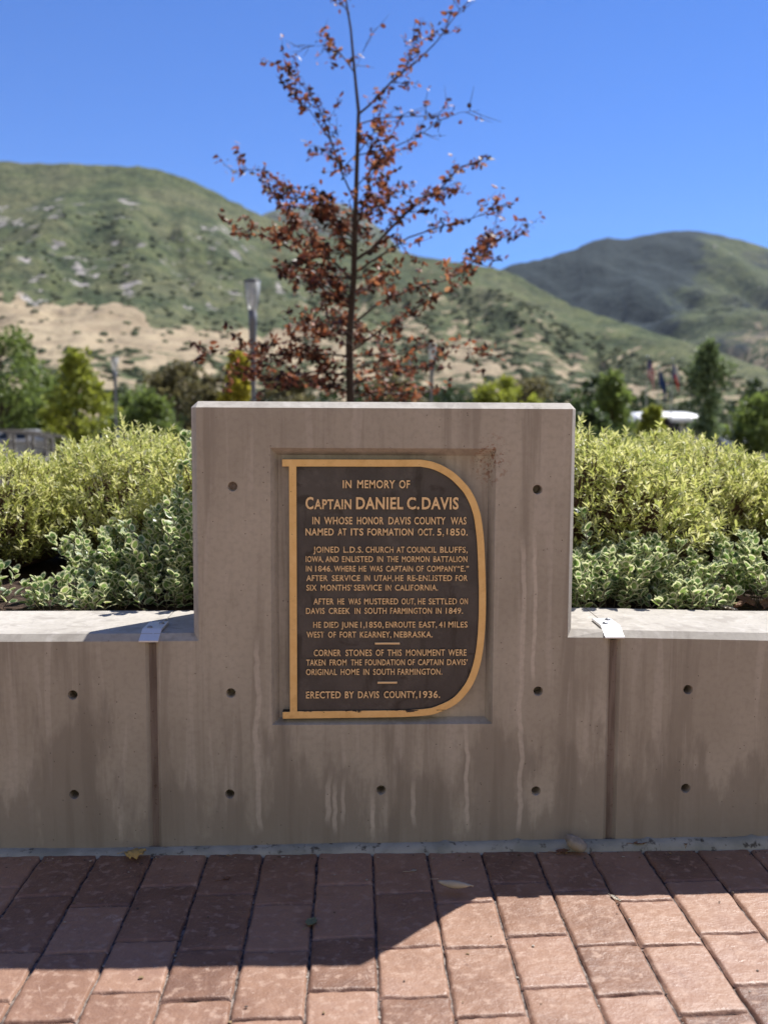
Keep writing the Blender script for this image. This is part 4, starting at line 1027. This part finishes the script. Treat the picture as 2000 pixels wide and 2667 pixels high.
def car(x, y, rz, col, label):
    root = empty('parked_car', (x, y, -.62), label, 'car', 'cars in the parking lot', rz); P = simple('car_paint', col, .3, .2, 3, .03)
    L = 4.5; prof = [(-2.25, .35), (-2.25, .75), (-2.1, .92), (-1.15, 1.0), (-.45, 1.42), (.9, 1.45), (1.75, 1.05), (2.2, .95), (2.25, .6), (2.2, .35)]
    bm = bmesh.new(); wv = []
    for sy in (-1, 1):
        wv.append([bm.verts.new((px, sy*(.88 if pz < 1.1 else .68), pz)) for px, pz in prof])
    k = len(prof); bm.faces.new(wv[0]); bm.faces.new(wv[1][::-1])
    for i in range(k): bm.faces.new((wv[0][i], wv[1][i], wv[1][(i+1) % k], wv[0][(i+1) % k]))
    bmesh.ops.recalc_face_normals(bm, faces=bm.faces); bmesh.ops.bevel(bm, geom=list(bm.edges), offset=.06, segments=2, affect='EDGES')
    from_bm('body', bm, P, root)
    mb = MB(); mb.add([(-1.12, -.70, 1.03), (-1.12, .70, 1.03), (-.52, .58, 1.40), (-.52, -.58, 1.40)], [(0, 1, 2, 3)]); o = mb.build('windscreen', CGL, root); o.location = (-.045, 0, .03)
    mb = MB(); mb.add([(1.68, -.70, 1.10), (1.68, .70, 1.10), (.98, .58, 1.42), (.98, -.58, 1.42)], [(3, 2, 1, 0)]); o = mb.build('rear_window', CGL, root); o.location = (.04, 0, .03)
    for sy in (-1, 1):
        mb = MB(); q = [(-1.0, .86, 1.04), (1.5, .86, 1.06), (.88, .70, 1.38), (-.42, .70, 1.36)]
        mb.add([(a, sy*(b+.02), c) for a, b, c in q], [(0, 1, 2, 3)]); mb.build('side_window', CGL, root)
        mb = MB(); mb.box((-2.29, sy*.62-.16, .62), (-2.15, sy*.62+.16, .78)); mb.build('headlight', LIGHTM, root)
        for wx in (-1.4, 1.4):
            mb = MB(); n = 18; v = []
            for yy in (sy*.72, sy*.93): v += [(wx+.33*math.cos(2*math.pi*i/n), yy, .33+.33*math.sin(2*math.pi*i/n)) for i in range(n)]
            mb.add(v, [tuple(range(n)), tuple(range(2*n-1, n-1, -1))]+[(i, n+i, n+(i+1) % n, (i+1) % n) for i in range(n)]); w = mb.build('wheel', TYRE, root)
            mb = MB(); v = [(wx+.2*math.cos(2*math.pi*i/n), sy*.94, .33+.2*math.sin(2*math.pi*i/n)) for i in range(n)]; mb.add(v, [tuple(range(n))]); mb.build('rim', ALU, w)
car(21.3, 52, R(75), (.55, .57, .60), 'silver car seen past the right shrubs under the trees')
car(23.6, 60, R(80), (.10, .12, .20), 'dark blue car at the right edge beyond the shrubs')
car(-12.1, 42, R(20), (.06, .08, .20), 'dark blue car parked behind the grey footbridge')
car(-14.6, 41, R(15), (.62, .63, .64), 'white car parked at the far left behind the footbridge')

GREYW = simple('weathered_grey_timber', (.25, .235, .215), .85, 0, 6, .2)
def footbridge():
    root = empty('footbridge', (-13.5, 36, -.62), 'small weathered grey footbridge with arched handrails at the far left', 'footbridge')
    def arch(x): return .28*(1-(x/2.2)**2)
    xs = np.linspace(-2.2, 2.2, 15)
    for sy in (-.8, .8):
        for h, t in ((1.12, .10), (.72, .06)):
            mb = MB()
            for i in range(14):
                a, b = xs[i], xs[i+1]
                mb.add([(a, sy-.04, arch(a)+h), (b, sy-.04, arch(b)+h), (b, sy+.04, arch(b)+h), (a, sy+.04, arch(a)+h), (a, sy-.04, arch(a)+h+t), (b, sy-.04, arch(b)+h+t), (b, sy+.04, arch(b)+h+t), (a, sy+.04, arch(a)+h+t)],
                       [(0, 3, 2, 1), (4, 5, 6, 7), (0, 1, 5, 4), (1, 2, 6, 5), (2, 3, 7, 6), (3, 0, 4, 7)])
            mb.build('handrail', GREYW, root)
        for x in np.linspace(-2.15, 2.15, 7):
            mb = MB(); mb.box((x-.06, sy-.055, -.0), (x+.06, sy+.055, arch(x)+1.12)); mb.build('post', GREYW, root)
    mb = MB()
    for i in range(14): 
        a, b = xs[i]+.01, xs[i+1]-.01; mb.box((a, -.74, arch(a)+.18), (b, .74, arch(a)+.24))
    mb.build('deck', GREYW, root)
footbridge()

# ------------------------------------------------------------------ small things on the paving and in the bed
DRYL = simple('dry_yellow_leaf', (.42, .29, .10), .8, 0, 60, .3); BROWNL = simple('dry_brown_leaf', (.20, .10, .055), .8, 0, 60, .35); PALEL = simple('pale_dry_leaf', (.42, .37, .29), .75, 0, 60, .2); GRNL = simple('grey_green_leaf', (.17, .19, .10), .7, 0, 60, .25)
def curled_leaf(name, x, y, z, L, Wd, curl, rz, mat, label, lobed=False, cat='leaf', group=None, tilt=0.0, seed=0):
    g = np.random.default_rng(seed+40); nu, nv = 14, 10; v = []; f = []
    for i in range(nu+1):
        t = i/nu; ww = Wd*.5*(math.sin(math.pi*min(.97, .04+t))**.7)
        if lobed: ww *= .62+.5*abs(math.sin(t*9.5))
        for j in range(nv+1):
            s = -1+2*j/nv; ang = s*curl; rad = ww/max(curl, .05)
            px = (t-.5)*L; py = rad*math.sin(ang); pz = rad*(1-math.cos(ang))*(1)
            v.append((px, py, pz+.12*L*(2*t-1)**2*.5+.0022*g.normal()*(1 if lobed else .4)+tilt*t*L))
    for i in range(nu):
        for j in range(nv): a = i*(nv+1)+j; f.append((a, a+1, a+nv+2, a+nv+1))
    v = np.array(v); v[:, 2] -= v[:, 2].min()-.001
    mb = MB(); mb.add(v, f); mb.tube([(-L*.5, 0, .002), (-L*.5-.012, .002, .004), (-L*.5-.022, .006, .003)], .0009, 4)
    o = mb.build(name, mat, smooth=True); o.location = (x, y, z); o.rotation_euler = (0, 0, rz)
    sd = o.modifiers.new('thickness', 'SOLIDIFY'); sd.thickness = .0007
    props(o, label, cat, group); return o
def flip(o): o.rotation_euler.x = math.pi; o.location.z += .028
lf = curled_leaf('dry_leaf', -.640, -.062, .001, .062, .060, 1.1, .35, DRYL, 'crumpled yellow-brown lobed leaf on the paving at the foot of the left wall', True, seed=1); flip(lf)
rl = curled_leaf('curled_leaf', .281, -.304, -.001, .098, .052, 2.4, -.32, PALEL, 'pale leaf rolled into a tube at the edge of the shadow', seed=2); flip(rl); rl.location.z += .012
curled_leaf('green_leaf', -.106, -.452, -.001, .042, .030, .5, 1.2, GRNL, 'small grey-green leaf lying in the shaded paving', seed=3)
curled_leaf('dry_leaf', .628, -.052, .003, .045, .022, .8, .2, BROWNL, 'small rusty leaf scrap beside the grey stone', seed=4)
curled_leaf('dry_leaf', .873, -.020, .012, .045, .020, .7, .1, BROWNL, 'narrow brown leaf on the mortar strip right of the stone', seed=5)
curled_leaf('leaf_scrap', .712, -.343, -.002, .040, .016, 1.2, -1.1, PALEL, 'white curled scrap in the sunlit joint right of the shadow', seed=6)
curled_leaf('leaf_scrap', -.355, -.20, -.002, .024, .018, .8, .6, BROWNL, 'tiny brown leaf scrap in the shade left of the plaque', seed=7)
curled_leaf('leaf_scrap', .175, -.165, -.001, .018, .010, .6, .3, PALEL, 'tiny pale flake in the shade below the plaque', seed=8)
curled_leaf('dry_leaf', 1.010, -.018, .010, .030, .012, .7, 1.4, BROWNL, 'thin upright brown leaf at the far right of the mortar strip', seed=9)
for i, (x, y, rz, sz, lab) in enumerate(((1.345, .50, .4, .08, 'brown dry leaf curled on the mulch nearest the right wall'), (1.40, .58, 2.0, .10, 'large brown dry leaf in the gap between the right creepers'), (1.46, .53, 1.1, .07, 'brown dry leaf lying below the right edge creeper'), (1.30, .46, 2.8, .06, 'pale tan dry leaf on the soil behind the right wall'), (1.50, .47, .2, .05, 'small tan dry leaf at the right end of the bare soil'))):
    curled_leaf('dry_leaf', x, y, .635, sz, sz*.65, 1.0, rz, BROWNL if i < 3 else PALEL, lab, True, group='dry leaves on the right bed', tilt=.25, seed=20+i)

def grit():
    g = np.random.default_rng(321); mb = MB(); v0, f0 = ICO_V, ICO_F
    bm = bmesh.new(); bmesh.ops.create_icosphere(bm, subdivisions=1, radius=1); v0 = np.array([p.co[:] for p in bm.verts]); f0 = [[q.index for q in p.verts] for p in bm.faces]; bm.free()
    for i in range(420):
        if i < 190:
            c = g.integers(-3, 16); x = -.757+.1632*(c-1)+g.normal(0, .004); y = g.uniform(-1.3, -.04); z = -.008
        elif i < 330: x = g.uniform(-1.4, 1.6); y = -.045-abs(g.normal(0, .035)); z = .0
        else: x = g.uniform(-1.5, 1.6); y = g.uniform(-1.2, -.05); z = .001
        sz = g.uniform(.0010, .0032)
        mb.add(v0*(1+.4*(g.random((len(v0), 1))-.5))*np.array([sz*g.uniform(.8, 2.2), sz*g.uniform(.8, 1.8), sz*.6])+np.array([x, y, z]), f0, int(g.integers(0, 3)))
    props(mb.build('grit', [simple('pale_grit', (.36, .32, .27), .9, 0, 80, .2), simple('dark_grit', (.10, .075, .06), .9, 0, 80, .3), simple('dry_crumbs', (.25, .17, .09), .9, 0, 80, .3)]), 'fine grit and dry crumbs in the paving joints and along the wall foot', 'grit', kind='stuff')
grit()
def stone():
    m = Mat('grey_stone'); a = m.noise(30, detail=5); b = m.noise(11)
    c = m.mix(m.step(a, .35, .65), (.21, .19, .17), (.34, .31, .275)); c = m.mix(m.math('MULTIPLY', m.step(b, .5, .65), .5), c, (.36, .28, .17)); mat = m.end(m.pbr(c, .7, 0, m.bump(a, .4, .004), .4))
    bm = bmesh.new(); bmesh.ops.create_icosphere(bm, subdivisions=4, radius=1)
    for v in bm.verts:
        p = np.array(v.co[:]); n = float(fbm(np.array(p[0]*1.3+5), np.array(p[1]*1.3+p[2]*1.1), 3, 3))-.5
        v.co = Vector(p*(1+.35*n)); v.co.x *= 1.0+.25*v.co.z
        v.co.x, v.co.y, v.co.z = v.co.x*.034, v.co.y*.022, v.co.z*.022
        v.co.z = max(v.co.z, -.012)
    o = from_bm('stone', bm, mat); o.location = (.664, -.050, .030); o.rotation_euler = (.15, .50, -.35)
    for p in o.data.polygons: p.use_smooth = True
    props(o, 'smooth grey stone resting against the foot of the wall at right', 'stone')
stone()

# ------------------------------------------------------------------ air
def haze():
    m = Mat('pale_air'); v = m.n('VolumePrincipled', {'Color': (.74, .85, 1.0, 1), 'Density': 2.2e-5, 'Anisotropy': 0.0})
    m.t.links.new(v.outputs[0], m.out.inputs['Volume'])
    mb = MB(); mb.box((-9000, -500, -3), (9000, 9800, 1900)); o = mb.build('haze', m.m); props(o, 'pale blue air that softens the far mountains', 'haze', kind='stuff')
haze()
